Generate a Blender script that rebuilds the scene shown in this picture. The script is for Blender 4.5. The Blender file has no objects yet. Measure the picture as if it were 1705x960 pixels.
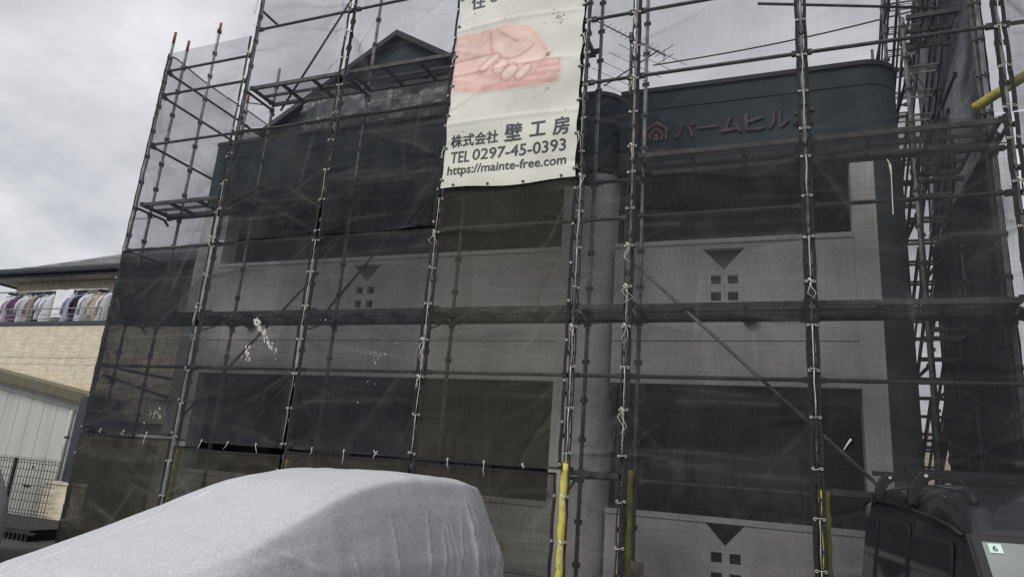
import bpy, bmesh, math, random
import numpy as np
from mathutils import Vector, Matrix
random.seed(7); RNG = np.random.default_rng(7)
SC = bpy.context.scene
COL = SC.collection
rad = math.radians

# ---------------------------------------------------------------- camera
cam_d = bpy.data.cameras.new('camera'); cam = bpy.data.objects.new('camera', cam_d); COL.objects.link(cam)
cam_d.sensor_fit = 'HORIZONTAL'; cam_d.sensor_width = 36.0; cam_d.lens = 36.0*1146.5/1705.0
cam_d.clip_start = 0.05; cam_d.clip_end = 2000
def cam_axes(yaw, pitch, roll):
    cy, sy, cp, sp, cr, sr = math.cos(yaw), math.sin(yaw), math.cos(pitch), math.sin(pitch), math.cos(roll), math.sin(roll)
    fwd = Vector((-sy*cp, cy*cp, sp)); right = Vector((cy, sy, 0)); up = right.cross(fwd)
    return right*cr + up*sr, up*cr - right*sr, fwd
_r, _u, _f = cam_axes(rad(22.514), rad(14.937), rad(4.460))
_m = Matrix((_r, _u, -_f)).transposed().to_4x4(); _m.translation = Vector((9.536, -7.222, 1.6))
cam.matrix_world = _m
SC.camera = cam

# ---------------------------------------------------------------- world (overcast daylight)
SUN_EL, SUN_AZ = rad(44), rad(212)        # sun veiled by cloud, high behind the camera
w = bpy.data.worlds.new('World'); SC.world = w; w.use_nodes = True
nt = w.node_tree; nt.nodes.clear()
def N(nt, t, **kw):
    n = nt.nodes.new(t)
    for k, v in kw.items():
        if k in n.inputs: n.inputs[k].default_value = v
        else: setattr(n, k, v)
    return n
out = N(nt, 'ShaderNodeOutputWorld'); mixs = N(nt, 'ShaderNodeMixShader'); mixs.inputs[0].default_value = 0.93
sky = N(nt, 'ShaderNodeTexSky'); sky.sky_type = 'NISHITA'; sky.sun_disc = False
sky.sun_elevation = SUN_EL; sky.sun_rotation = SUN_AZ
bg1 = N(nt, 'ShaderNodeBackground'); bg1.inputs['Strength'].default_value = 0.1
bg2 = N(nt, 'ShaderNodeBackground'); bg2.inputs['Strength'].default_value = 1.0
tc = N(nt, 'ShaderNodeTexCoord'); sep = N(nt, 'ShaderNodeSeparateXYZ')
addz = N(nt, 'ShaderNodeMath', operation='ADD'); addz.inputs[1].default_value = 0.22
mx = N(nt, 'ShaderNodeMath', operation='MAXIMUM'); mx.inputs[1].default_value = 0.05
dx = N(nt, 'ShaderNodeMath', operation='DIVIDE'); dy = N(nt, 'ShaderNodeMath', operation='DIVIDE')
cmb = N(nt, 'ShaderNodeCombineXYZ')
n1 = N(nt, 'ShaderNodeTexNoise'); n1.inputs['Scale'].default_value = 2.3; n1.inputs['Detail'].default_value = 7; n1.inputs['Roughness'].default_value = 0.55; n1.inputs['Distortion'].default_value = 0.15
rmp = N(nt, 'ShaderNodeValToRGB'); cr = rmp.color_ramp
cr.elements[0].position = 0.28; cr.elements[0].color = (0.36, 0.37, 0.395, 1)
cr.elements[1].position = 0.72; cr.elements[1].color = (0.72, 0.725, 0.745, 1)
e_ = cr.elements.new(0.5); e_.color = (0.525, 0.532, 0.555, 1)
L = nt.links.new
L(tc.outputs['Generated'], sep.inputs[0]); L(sep.outputs[2], addz.inputs[0]); L(addz.outputs[0], mx.inputs[0])
L(sep.outputs[0], dx.inputs[0]); L(mx.outputs[0], dx.inputs[1]); L(sep.outputs[1], dy.inputs[0]); L(mx.outputs[0], dy.inputs[1])
L(dx.outputs[0], cmb.inputs[0]); L(dy.outputs[0], cmb.inputs[1]); L(cmb.outputs[0], n1.inputs['Vector']); L(n1.outputs['Fac'], rmp.inputs[0])
L(rmp.outputs[0], bg2.inputs['Color']); L(sky.outputs[0], bg1.inputs['Color'])
L(bg1.outputs[0], mixs.inputs[1]); L(bg2.outputs[0], mixs.inputs[2]); L(mixs.outputs[0], out.inputs[0])
# ---------------------------------------------------------------- sun
sd = bpy.data.lights.new('sun', 'SUN'); sd.energy = 1.5; sd.angle = rad(22); sd.color = (1.0, 0.97, 0.93)
so = bpy.data.objects.new('sun', sd); COL.objects.link(so)
sdir = Vector((math.sin(SUN_AZ)*math.cos(SUN_EL), math.cos(SUN_AZ)*math.cos(SUN_EL), math.sin(SUN_EL)))
so.rotation_euler = sdir.to_track_quat('Z', 'Y').to_euler(); so.location = (0, 0, 30)
SC.view_settings.view_transform = 'Standard'; SC.view_settings.look = 'None'
SC.view_settings.exposure = 0.35; SC.view_settings.gamma = 1.0
SC.render.engine = 'CYCLES'
SC.cycles.max_bounces = 10; SC.cycles.transparent_max_bounces = 40; SC.cycles.diffuse_bounces = 4
SC.cycles.use_denoising = False

# ---------------------------------------------------------------- materials
def mat(name, col, rough=0.7, metal=0.0, var=0.12, scale=6.0, bump=0.0, bscale=60.0, spec=0.5, stretch=None, dirt=None, dirt_scale=1.5, dirt_amt=0.5, coat=0.0):
    m = bpy.data.materials.new(name); m.use_nodes = True; t = m.node_tree
    b = t.nodes['Principled BSDF']
    b.inputs['Roughness'].default_value = rough; b.inputs['Metallic'].default_value = metal
    b.inputs['Specular IOR Level'].default_value = spec; b.inputs['Coat Weight'].default_value = coat
    tc = N(t, 'ShaderNodeTexCoord'); mp = N(t, 'ShaderNodeMapping')
    if stretch: mp.inputs['Scale'].default_value = stretch
    geo = N(t, 'ShaderNodeNewGeometry')
    t.links.new(geo.outputs['Position'], mp.inputs['Vector'])
    n = N(t, 'ShaderNodeTexNoise'); n.inputs['Scale'].default_value = scale; n.inputs['Detail'].default_value = 6
    t.links.new(mp.outputs[0], n.inputs['Vector'])
    r = N(t, 'ShaderNodeValToRGB')
    lo = [max(0, c*(1-var*1.6)) for c in col]; hi = [min(1, c*(1+var*1.6)) for c in col]
    r.color_ramp.elements[0].position = 0.3; r.color_ramp.elements[0].color = (*lo, 1)
    r.color_ramp.elements[1].position = 0.7; r.color_ramp.elements[1].color = (*hi, 1)
    t.links.new(n.outputs['Fac'], r.inputs[0]); last = r.outputs[0]
    if dirt:
        n2 = N(t, 'ShaderNodeTexNoise'); n2.inputs['Scale'].default_value = dirt_scale; n2.inputs['Detail'].default_value = 8; n2.inputs['Roughness'].default_value = 0.65
        t.links.new(mp.outputs[0], n2.inputs['Vector'])
        r2 = N(t, 'ShaderNodeValToRGB'); r2.color_ramp.elements[0].position = 0.5; r2.color_ramp.elements[0].color = (0, 0, 0, 1)
        r2.color_ramp.elements[1].position = 0.72; r2.color_ramp.elements[1].color = (dirt_amt,)*3 + (1,)
        t.links.new(n2.outputs['Fac'], r2.inputs[0])
        mxn = N(t, 'ShaderNodeMix', data_type='RGBA'); t.links.new(r2.outputs[0], mxn.inputs[0])
        t.links.new(last, mxn.inputs[6]); mxn.inputs[7].default_value = (*dirt, 1); last = mxn.outputs[2]
    t.links.new(last, b.inputs['Base Color'])
    if bump > 0:
        n3 = N(t, 'ShaderNodeTexNoise'); n3.inputs['Scale'].default_value = bscale; n3.inputs['Detail'].default_value = 4
        t.links.new(mp.outputs[0], n3.inputs['Vector'])
        bp = N(t, 'ShaderNodeBump'); bp.inputs['Strength'].default_value = bump; bp.inputs['Distance'].default_value = 0.01
        t.links.new(n3.outputs['Fac'], bp.inputs['Height']); t.links.new(bp.outputs[0], b.inputs['Normal'])
    return m

def net_mat(name, col, opacity, var=0.08, dusty=(0.27, 0.26, 0.24), dust=0.10):
    """woven black safety mesh: most rays pass through the holes, the rest meet dark dusty fibre"""
    m = bpy.data.materials.new(name); m.use_nodes = True; t = m.node_tree; t.nodes.clear()
    o = N(t, 'ShaderNodeOutputMaterial'); tr = N(t, 'ShaderNodeBsdfTransparent'); di = N(t, 'ShaderNodeBsdfDiffuse'); tl = N(t, 'ShaderNodeBsdfTranslucent')
    add = N(t, 'ShaderNodeMixShader'); add.inputs[0].default_value = 0.3
    mix = N(t, 'ShaderNodeMixShader')
    g = N(t, 'ShaderNodeNewGeometry')
    n = N(t, 'ShaderNodeTexNoise'); n.inputs['Scale'].default_value = 1.6; n.inputs['Detail'].default_value = 9; n.inputs['Roughness'].default_value = 0.62
    mp = N(t, 'ShaderNodeMapping'); mp.inputs['Scale'].default_value = (1.0, 1.0, 0.8)
    t.links.new(g.outputs['Position'], mp.inputs[0]); t.links.new(mp.outputs[0], n.inputs['Vector'])
    rr = N(t, 'ShaderNodeMapRange'); rr.inputs['From Min'].default_value = 0.25; rr.inputs['From Max'].default_value = 0.75
    rr.inputs['To Min'].default_value = opacity-var; rr.inputs['To Max'].default_value = opacity+var
    t.links.new(n.outputs['Fac'], rr.inputs['Value'])
    # fine weave: slubs running across and down the cloth
    n2 = N(t, 'ShaderNodeTexNoise'); n2.inputs['Scale'].default_value = 1.0; n2.inputs['Detail'].default_value = 3
    mp2 = N(t, 'ShaderNodeMapping'); mp2.inputs['Scale'].default_value = (2.2, 2.2, 62.0)
    t.links.new(g.outputs['Position'], mp2.inputs[0]); t.links.new(mp2.outputs[0], n2.inputs['Vector'])
    n4 = N(t, 'ShaderNodeTexNoise'); n4.inputs['Scale'].default_value = 1.0; n4.inputs['Detail'].default_value = 3
    mp4 = N(t, 'ShaderNodeMapping'); mp4.inputs['Scale'].default_value = (62.0, 62.0, 1.6)
    t.links.new(g.outputs['Position'], mp4.inputs[0]); t.links.new(mp4.outputs[0], n4.inputs['Vector'])
    sm = N(t, 'ShaderNodeMath', operation='ADD'); t.links.new(n2.outputs['Fac'], sm.inputs[0]); t.links.new(n4.outputs['Fac'], sm.inputs[1])
    r2 = N(t, 'ShaderNodeMapRange'); r2.inputs['From Min'].default_value = 0.6; r2.inputs['From Max'].default_value = 1.4; r2.inputs['To Min'].default_value = -0.26*opacity; r2.inputs['To Max'].default_value = 0.26*opacity
    t.links.new(sm.outputs[0], r2.inputs['Value'])
    ad = N(t, 'ShaderNodeMath', operation='ADD'); ad.use_clamp = True
    at2 = N(t, 'ShaderNodeAttribute'); at2.attribute_name = 'dens'
    ad0 = N(t, 'ShaderNodeMath', operation='ADD'); t.links.new(rr.outputs[0], ad0.inputs[0]); t.links.new(at2.outputs['Fac'], ad0.inputs[1])
    t.links.new(ad0.outputs[0], ad.inputs[0]); t.links.new(r2.outputs[0], ad.inputs[1])
    # a woven mesh closes up as it is seen more edge-on: cover = 1 - open^(1/cos)
    dt = N(t, 'ShaderNodeVectorMath', operation='DOT_PRODUCT'); t.links.new(g.outputs['Normal'], dt.inputs[0]); t.links.new(g.outputs['Incoming'], dt.inputs[1])
    ab = N(t, 'ShaderNodeMath', operation='ABSOLUTE'); t.links.new(dt.outputs['Value'], ab.inputs[0])
    mxx = N(t, 'ShaderNodeMath', operation='MAXIMUM'); mxx.inputs[1].default_value = 0.12; t.links.new(ab.outputs[0], mxx.inputs[0])
    iv = N(t, 'ShaderNodeMath', operation='DIVIDE'); iv.inputs[0].default_value = 0.9; t.links.new(mxx.outputs[0], iv.inputs[1])
    op = N(t, 'ShaderNodeMath', operation='SUBTRACT'); op.inputs[0].default_value = 1.0; t.links.new(ad.outputs[0], op.inputs[1])
    pw = N(t, 'ShaderNodeMath', operation='POWER'); t.links.new(op.outputs[0], pw.inputs[0]); t.links.new(iv.outputs[0], pw.inputs[1])
    cv = N(t, 'ShaderNodeMath', operation='SUBTRACT'); cv.inputs[0].default_value = 1.0; cv.use_clamp = True; t.links.new(pw.outputs[0], cv.inputs[1])
    t.links.new(cv.outputs[0], mix.inputs[0])
    n3 = N(t, 'ShaderNodeTexNoise'); n3.inputs['Scale'].default_value = 2.3; n3.inputs['Detail'].default_value = 10; n3.inputs['Roughness'].default_value = 0.7
    t.links.new(mp.outputs[0], n3.inputs['Vector'])
    r3 = N(t, 'ShaderNodeMapRange'); r3.inputs['From Min'].default_value = 0.45; r3.inputs['From Max'].default_value = 0.75; r3.inputs['To Max'].default_value = dust*2.2
    t.links.new(n3.outputs['Fac'], r3.inputs['Value'])
    at = N(t, 'ShaderNodeAttribute'); at.attribute_name = 'dust'  # painted fold sheen plus worn creases, added to the dust patches
    ds = N(t, 'ShaderNodeMath', operation='ADD'); ds.use_clamp = True; t.links.new(r3.outputs[0], ds.inputs[0]); t.links.new(at.outputs['Fac'], ds.inputs[1])
    cm = N(t, 'ShaderNodeMix', data_type='RGBA'); t.links.new(ds.outputs[0], cm.inputs[0])
    cm.inputs[6].default_value = (*col, 1); cm.inputs[7].default_value = (*dusty, 1)  # pale tone shared by dust and the light painted on folds
    t.links.new(cm.outputs[2], di.inputs[0]); t.links.new(cm.outputs[2], tl.inputs[0])
    t.links.new(di.outputs[0], add.inputs[1]); t.links.new(tl.outputs[0], add.inputs[2])
    t.links.new(tr.outputs[0], mix.inputs[1]); t.links.new(add.outputs[0], mix.inputs[2]); t.links.new(mix.outputs[0], o.inputs[0])
    return m

def sheet_mat(name, col, opacity, rough=0.25):
    m = bpy.data.materials.new(name); m.use_nodes = True; t = m.node_tree; t.nodes.clear()
    o = N(t, 'ShaderNodeOutputMaterial'); tr = N(t, 'ShaderNodeBsdfTransparent'); b = N(t, 'ShaderNodeBsdfPrincipled')
    b.inputs['Base Color'].default_value = (*col, 1); b.inputs['Roughness'].default_value = rough
    mix = N(t, 'ShaderNodeMixShader'); g = N(t, 'ShaderNodeNewGeometry'); n = N(t, 'ShaderNodeTexNoise'); n.inputs['Scale'].default_value = 5
    t.links.new(g.outputs['Position'], n.inputs['Vector'])
    rr = N(t, 'ShaderNodeMapRange'); rr.inputs['To Min'].default_value = opacity*0.4; rr.inputs['To Max'].default_value = min(1, opacity*1.6)
    t.links.new(n.outputs['Fac'], rr.inputs['Value']); t.links.new(rr.outputs[0], mix.inputs[0])
    t.links.new(tr.outputs[0], mix.inputs[1]); t.links.new(b.outputs[0], mix.inputs[2]); t.links.new(mix.outputs[0], o.inputs[0])
    return m

def attr_mat(name, rough=0.55):
    m = bpy.data.materials.new(name); m.use_nodes = True; t = m.node_tree; b = t.nodes['Principled BSDF']
    a = N(t, 'ShaderNodeVertexColor'); a.layer_name = 'print'
    t.links.new(a.outputs['Color'], b.inputs['Base Color']); b.inputs['Roughness'].default_value = rough
    return m

M = dict(
    ground=mat('asphalt', (0.055, 0.055, 0.056), 0.95, scale=3, var=0.2, bump=0.5, bscale=180),
    steel=mat('galvanised_pipe', (0.30, 0.30, 0.30), 0.55, 0.35, var=0.25, scale=9, dirt=(0.06, 0.055, 0.05), dirt_scale=5, dirt_amt=0.8),
    steel_dark=mat('weathered_steel', (0.10, 0.10, 0.10), 0.6, 0.3, var=0.3, scale=11),
    rust=mat('red_primer', (0.30, 0.09, 0.07), 0.8, var=0.25, scale=25),
    white=mat('white_stucco', (0.80, 0.795, 0.77), 0.9, var=0.05, scale=2.5, bump=0.5, bscale=110, dirt=(0.40, 0.39, 0.36), dirt_scale=1.6, dirt_amt=0.5, stretch=(1, 1, 0.3)),
    navy=mat('navy_stucco', (0.057, 0.076, 0.087), 0.85, var=0.12, scale=3, bump=0.5, bscale=110),
    coping=mat('dark_coping', (0.03, 0.035, 0.042), 0.6, var=0.1),
    roofm=mat('dark_roof', (0.035, 0.04, 0.048), 0.7, var=0.2),
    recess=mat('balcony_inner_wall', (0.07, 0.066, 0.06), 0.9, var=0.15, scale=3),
    inset=mat('brown_inset', (0.20, 0.19, 0.175), 0.9, var=0.1),
    slot=mat('dark_inset', (0.060, 0.056, 0.053), 0.9, var=0.15),
    letter=mat('maroon_letter', (0.20, 0.105, 0.115), 0.6, var=0.25, scale=20),
    letter_face=mat('navy_letter_face', (0.115, 0.085, 0.10), 0.6, var=0.3, scale=14),
    pane=mat('dark_glass', (0.02, 0.022, 0.024), 0.06, var=0.05, spec=0.6),
    alu=mat('bronze_frame', (0.07, 0.065, 0.06), 0.45, 0.4),
    band=mat('net_hem', (0.022, 0.022, 0.023), 0.9, var=0.3, scale=40, bump=0.4, bscale=200),
    cord=mat('white_cord', (0.68, 0.66, 0.60), 0.85, var=0.12, scale=30, dirt=(0.35, 0.30, 0.24), dirt_scale=6, dirt_amt=0.5),
    eyelet=mat('brass_eyelet', (0.62, 0.60, 0.55), 0.35, 0.5, var=0.1),
    yellow=mat('yellow_foam', (0.70, 0.63, 0.09), 0.8, var=0.12, scale=8, bump=0.3, bscale=40, dirt=(0.30, 0.26, 0.10), dirt_scale=5, dirt_amt=0.75),
    paint=mat('dried_white_paint', (0.60, 0.585, 0.54), 0.8, var=0.08),
    banner=mat('cream_banner_cloth', (0.72, 0.71, 0.62), 0.6, var=0.03, scale=3, bump=0.25, bscale=35, dirt=(0.52, 0.50, 0.42), dirt_scale=3.5, dirt_amt=0.4),
    ink=mat('black_ink', (0.035, 0.035, 0.038), 0.6, var=0.3, scale=18),
    photo=attr_mat('printed_photograph'),
    spot=mat('dirt_spot', (0.12, 0.11, 0.10), 0.9, var=0.4, scale=60),
    cover=mat('white_nonwoven_cover', (0.615, 0.625, 0.65), 0.9, var=0.05, scale=55, bump=0.10, bscale=80, stretch=(1, 1, 0.35), dirt=(0.44, 0.45, 0.46), dirt_scale=2.2, dirt_amt=0.35),
    carpaint=mat('silver_car_paint', (0.62, 0.63, 0.65), 0.35),
    cover2=mat('grey_silver_cover', (0.34, 0.35, 0.37), 0.6, var=0.08, scale=20),
    seam=mat('cover_seam', (0.72, 0.73, 0.75), 0.8),
    siding=mat('cream_siding', (0.68, 0.61, 0.46), 0.85, var=0.08, scale=5),
    navytrim=mat('navy_trim', (0.030, 0.037, 0.055), 0.4, var=0.1),
    soffit=mat('grey_soffit', (0.55, 0.55, 0.52), 0.8, var=0.06),
    shingle=mat('grey_slate', (0.17, 0.17, 0.18), 0.85, var=0.3, scale=4),
    olive=mat('olive_fascia', (0.115, 0.105, 0.065), 0.5, var=0.1),
    shed=mat('pale_shed_panel', (0.50, 0.51, 0.47), 0.55, var=0.05, scale=3, dirt=(0.33, 0.33, 0.29), dirt_scale=2, dirt_amt=0.4, stretch=(1, 1, 0.25)),
    pipe=mat('grey_downpipe', (0.42, 0.43, 0.40), 0.5),
    blackwire=mat('black_coated_wire', (0.018, 0.018, 0.018), 0.5),
    blackwall=mat('black_block_wall', (0.022, 0.022, 0.022), 0.85, bump=0.3),
    vanpaint=mat('black_van_paint', (0.014, 0.015, 0.019), 0.30, var=0.1, coat=0.35, dirt=(0.085, 0.083, 0.08), dirt_scale=1.8, dirt_amt=0.35),
    rubber=mat('black_rubber', (0.012, 0.012, 0.012), 0.7),
    rack=mat('black_rack', (0.015, 0.015, 0.016), 0.45),
    chrome=mat('bright_bolt', (0.75, 0.75, 0.75), 0.25, 0.9),
    sticker=mat('mint_sticker', (0.62, 0.78, 0.72), 0.5, var=0.03),
    tan=mat('tan_sheeting', (0.42, 0.34, 0.24), 0.85, var=0.2, scale=9),
    cable=mat('brown_cable', (0.10, 0.085, 0.05), 0.7),
    plastic=sheet_mat('clear_plastic_sheet', (0.55, 0.56, 0.57), 0.30),
)
M['windscreen'] = mat('windscreen_glass', (0.21, 0.235, 0.222), 0.07, var=0.22, scale=1.5, coat=0.8)
# siding: coursed brick-like relief
def _siding():
    m = M['siding']; t = m.node_tree; b = t.nodes['Principled BSDF']
    g = N(t, 'ShaderNodeNewGeometry'); s = N(t, 'ShaderNodeSeparateXYZ'); c = N(t, 'ShaderNodeCombineXYZ')
    t.links.new(g.outputs['Position'], s.inputs[0]); t.links.new(s.outputs[0], c.inputs[0]); t.links.new(s.outputs[2], c.inputs[1])
    br = N(t, 'ShaderNodeTexBrick'); br.inputs['Scale'].default_value = 1.0; br.inputs['Brick Width'].default_value = 0.30; br.inputs['Row Height'].default_value = 0.085
    br.inputs['Mortar Size'].default_value = 0.006; br.inputs['Color1'].default_value = (1, 1, 1, 1); br.inputs['Color2'].default_value = (0.65, 0.65, 0.65, 1); br.inputs['Mortar'].default_value = (0, 0, 0, 1)
    t.links.new(c.outputs[0], br.inputs['Vector'])
    n = N(t, 'ShaderNodeTexNoise'); n.inputs['Scale'].default_value = 14; n.inputs['Detail'].default_value = 5; t.links.new(g.outputs['Position'], n.inputs['Vector'])
    mpp = N(t, 'ShaderNodeMapping'); mpp.inputs['Scale'].default_value = (5.0, 5.0, 17.0); t.links.new(g.outputs['Position'], mpp.inputs[0])
    n.inputs['Scale'].default_value = 1.0; n.inputs['Detail'].default_value = 3; t.links.new(mpp.outputs[0], n.inputs['Vector'])
    sc_ = N(t, 'ShaderNodeMath', operation='MULTIPLY'); sc_.inputs[1].default_value = 2.2; t.links.new(n.outputs['Fac'], sc_.inputs[0])
    ad = N(t, 'ShaderNodeMath', operation='MULTIPLY_ADD'); t.links.new(br.outputs['Color'], ad.inputs[0]); ad.inputs[1].default_value = .35; t.links.new(sc_.outputs[0], ad.inputs[2])
    bp = N(t, 'ShaderNodeBump'); bp.inputs['Strength'].default_value = 0.55; bp.inputs['Distance'].default_value = 0.015
    t.links.new(ad.outputs[0], bp.inputs['Height']); t.links.new(bp.outputs[0], b.inputs['Normal'])
_siding()
M['net_thin'] = net_mat('thin_black_mesh', (0.066, 0.073, 0.092), 0.235, 0.05, dust=0.05)
M['net_mid'] = net_mat('black_mesh', (0.064, 0.066, 0.069), 0.49, 0.05, dust=0.10)
M['net_dense'] = net_mat('dense_black_mesh', (0.060, 0.062, 0.068), 0.53, 0.05, dust=0.09)
M['net_olive'] = net_mat('olive_black_mesh', (0.098, 0.094, 0.076), 0.48, 0.05, dust=0.09)
M['net_low'] = net_mat('dusty_brown_mesh', (0.066, 0.061, 0.052), 0.68, 0.06, dust=0.14)
M['net_narrow'] = net_mat('narrow_black_mesh', (0.066, 0.068, 0.070), 0.38, 0.05, dust=0.08)
M['net_double'] = net_mat('double_black_mesh', (0.042, 0.046, 0.053), 0.64, 0.06, dust=0.10)
M['net_side'] = net_mat('doubled_black_mesh', (0.028, 0.030, 0.034), 0.90, 0.04, dust=0.02)

# ---------------------------------------------------------------- mesh helpers
WL = {}
def wl(p): return WL.get(p.name, Vector((0, 0, 0))) if p else Vector((0, 0, 0))
def finish(o, parent, world):
    COL.objects.link(o); world = Vector(world)
    if parent: o.parent = parent
    o.location = world - wl(parent); WL[o.name] = world
    return o
class MB:
    def __init__(s): s.v = []; s.f = []
    def add(s, vs, fs):
        b = len(s.v); s.v += [tuple(v) for v in vs]; s.f += [tuple(i+b for i in f) for f in fs]; return s
    def box(s, a, b):
        x0, y0, z0 = a; x1, y1, z1 = b
        return s.add([(x0,y0,z0),(x1,y0,z0),(x1,y1,z0),(x0,y1,z0),(x0,y0,z1),(x1,y0,z1),(x1,y1,z1),(x0,y1,z1)],
                     [(0,3,2,1),(4,5,6,7),(0,1,5,4),(1,2,6,5),(2,3,7,6),(3,0,4,7)])
    def bar(s, p0, p1, wd, ht, up=(0,0,1)):
        p0, p1 = Vector(p0), Vector(p1); d = (p1-p0).normalized(); up = Vector(up)
        sd_ = d.cross(up)
        if sd_.length < 1e-4: sd_ = d.cross(Vector((0,1,0)))
        sd_.normalize(); u = sd_.cross(d)
        vs = [p + sd_*a*wd/2 + u*b*ht/2 for p in (p0, p1) for a, b in ((-1,-1),(1,-1),(1,1),(-1,1))]
        return s.add(vs, [(3,2,1,0),(4,5,6,7),(0,1,5,4),(1,2,6,5),(2,3,7,6),(3,0,4,7)])
    def tube(s, p0, p1, r, n=10, r1=None): return s.path([p0, p1], r, n, r1)
    def path(s, pts, r, n=6, r1=None):
        pts = [Vector(p) for p in pts]; K = len(pts); vs = []; fs = []
        d0 = (pts[1]-pts[0]).normalized(); a = d0.orthogonal().normalized()
        for i, p in enumerate(pts):
            d = (pts[min(i+1, K-1)] - pts[max(i-1, 0)]).normalized()
            a = (a - d*a.dot(d)); a = a.normalized() if a.length > 1e-5 else d.orthogonal().normalized()
            b = d.cross(a); rr = r if r1 is None else r + (r1-r)*i/(K-1)
            for k in range(n):
                t = 2*math.pi*k/n; vs.append(p + a*math.cos(t)*rr + b*math.sin(t)*rr)
        for i in range(K-1):
            for k in range(n):
                fs.append((i*n+k, i*n+(k+1)%n, (i+1)*n+(k+1)%n, (i+1)*n+k))
        fs.append(tuple(range(n-1, -1, -1))); fs.append(tuple((K-1)*n+k for k in range(n)))
        return s.add(vs, fs)
    def ring(s, c, nrm, R, r, n=10, m=5):
        c = Vector(c); z = Vector(nrm).normalized(); a = z.orthogonal().normalized(); b = z.cross(a); vs = []; fs = []
        for i in range(n):
            t = 2*math.pi*i/n; e = a*math.cos(t)+b*math.sin(t)
            for k in range(m):
                q = 2*math.pi*k/m; vs.append(c + e*(R+r*math.cos(q)) + z*r*math.sin(q))
        for i in range(n):
            for k in range(m): fs.append((i*m+k, ((i+1)%n)*m+k, ((i+1)%n)*m+(k+1)%m, i*m+(k+1)%m))
        return s.add(vs, fs)
    def prism(s, poly, y0, y1):
        """polygon of (x, z), extruded from y0 to y1"""
        n = len(poly); vs = [(x, y0, z) for x, z in poly] + [(x, y1, z) for x, z in poly]
        fs = [tuple(range(n)), tuple(range(2*n-1, n-1, -1))] + [(i, i+n, (i+1)%n+n, (i+1)%n) for i in range(n)]
        return s.add(vs, fs)
    def slab(s, plan, z0, z1):
        """polygon of (x, y), extruded upward"""
        n = len(plan); vs = [(x, y, z0) for x, y in plan] + [(x, y, z1) for x, y in plan]
        return s.add(vs, [tuple(range(n-1, -1, -1)), tuple(range(n, 2*n))] + [(i, (i+1)%n, (i+1)%n+n, i+n) for i in range(n)])
    def mesh(s, name, m, origin=None, smooth=False, fix=True):
        me = bpy.data.meshes.new(name); V = np.array(s.v, float)
        o = np.array(origin, float) if origin is not None else (V.min(0)+V.max(0))/2
        me.from_pydata((V-o).tolist(), [], s.f); me.materials.append(m)
        if fix:
            b = bmesh.new(); b.from_mesh(me); bmesh.ops.recalc_face_normals(b, faces=b.faces); b.to_mesh(me); b.free()
        if smooth:
            for p in me.polygons: p.use_smooth = True
        me.update(); return me, Vector(o)
    def build(s, name, m, parent=None, smooth=False, bevel=0, fix=True):
        me, o = s.mesh(name, m, smooth=smooth, fix=fix)
        ob = bpy.data.objects.new(name, me); finish(ob, parent, o)
        if bevel:
            bm_ = bmesh.new(); bm_.from_mesh(me)
            bmesh.ops.bevel(bm_, geom=[e for e in bm_.edges if len(e.link_faces) == 2 and e.calc_face_angle(0) > 0.6], offset=bevel, segments=2, affect='EDGES', profile=0.6)
            bm_.to_mesh(me); bm_.free()
        return ob
def place(me, name, pos, parent, rot=None):
    ob = bpy.data.objects.new(name, me); finish(ob, parent, pos)
    if rot is not None: ob.rotation_euler = rot
    return ob
def tag(o, label=None, cat=None, group=None, kind=None):
    if label: o['label'] = label
    if cat: o['category'] = cat
    if group: o['group'] = group
    if kind: o['kind'] = kind
    return o
def thing(name, loc, label, cat, group=None):
    o = bpy.data.objects.new(name, None); o.empty_display_size = 0.2; finish(o, None, loc); return tag(o, label, cat, group)
def smooth_noise(shape, cells, rng):
    """bilinear-cosine value noise on a grid"""
    g = rng.standard_normal((cells[0]+2, cells[1]+2))
    y = np.linspace(0, cells[0], shape[0]); x = np.linspace(0, cells[1], shape[1])
    yi = y.astype(int); xi = x.astype(int); fy = y-yi; fx = x-xi
    fy = fy*fy*(3-2*fy); fx = fx*fx*(3-2*fx)
    a = g[yi][:, xi]; b = g[yi][:, xi+1]; c = g[yi+1][:, xi]; d = g[yi+1][:, xi+1]
    return (a*(1-fx)+b*fx)*(1-fy)[:, None] + (c*(1-fx)+d*fx)*fy[:, None]
def text_mesh(body, embolden=0.0, extrude=0.0, res=3):
    cu = bpy.data.curves.new('t', 'FONT'); cu.body = body; cu.size = 1; cu.offset = embolden; cu.extrude = extrude; cu.resolution_u = res
    o = bpy.data.objects.new('t', cu); COL.objects.link(o)
    dg = bpy.context.evaluated_depsgraph_get(); me = bpy.data.meshes.new_from_object(o.evaluated_get(dg))
    v = np.array([tuple(q.co) for q in me.vertices]); f = [tuple(p.vertices) for p in me.polygons]
    bpy.data.objects.remove(o); bpy.data.curves.remove(cu); bpy.data.meshes.remove(me)
    return v, f

# ================================================================ GROUND
g = MB(); g.add([(-150, -150, 0), (150, -150, 0), (150, 150, 0), (-150, 150, 0)], [(0, 1, 2, 3)])
tag(g.build('ground', M['ground']), kind='structure')

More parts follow.
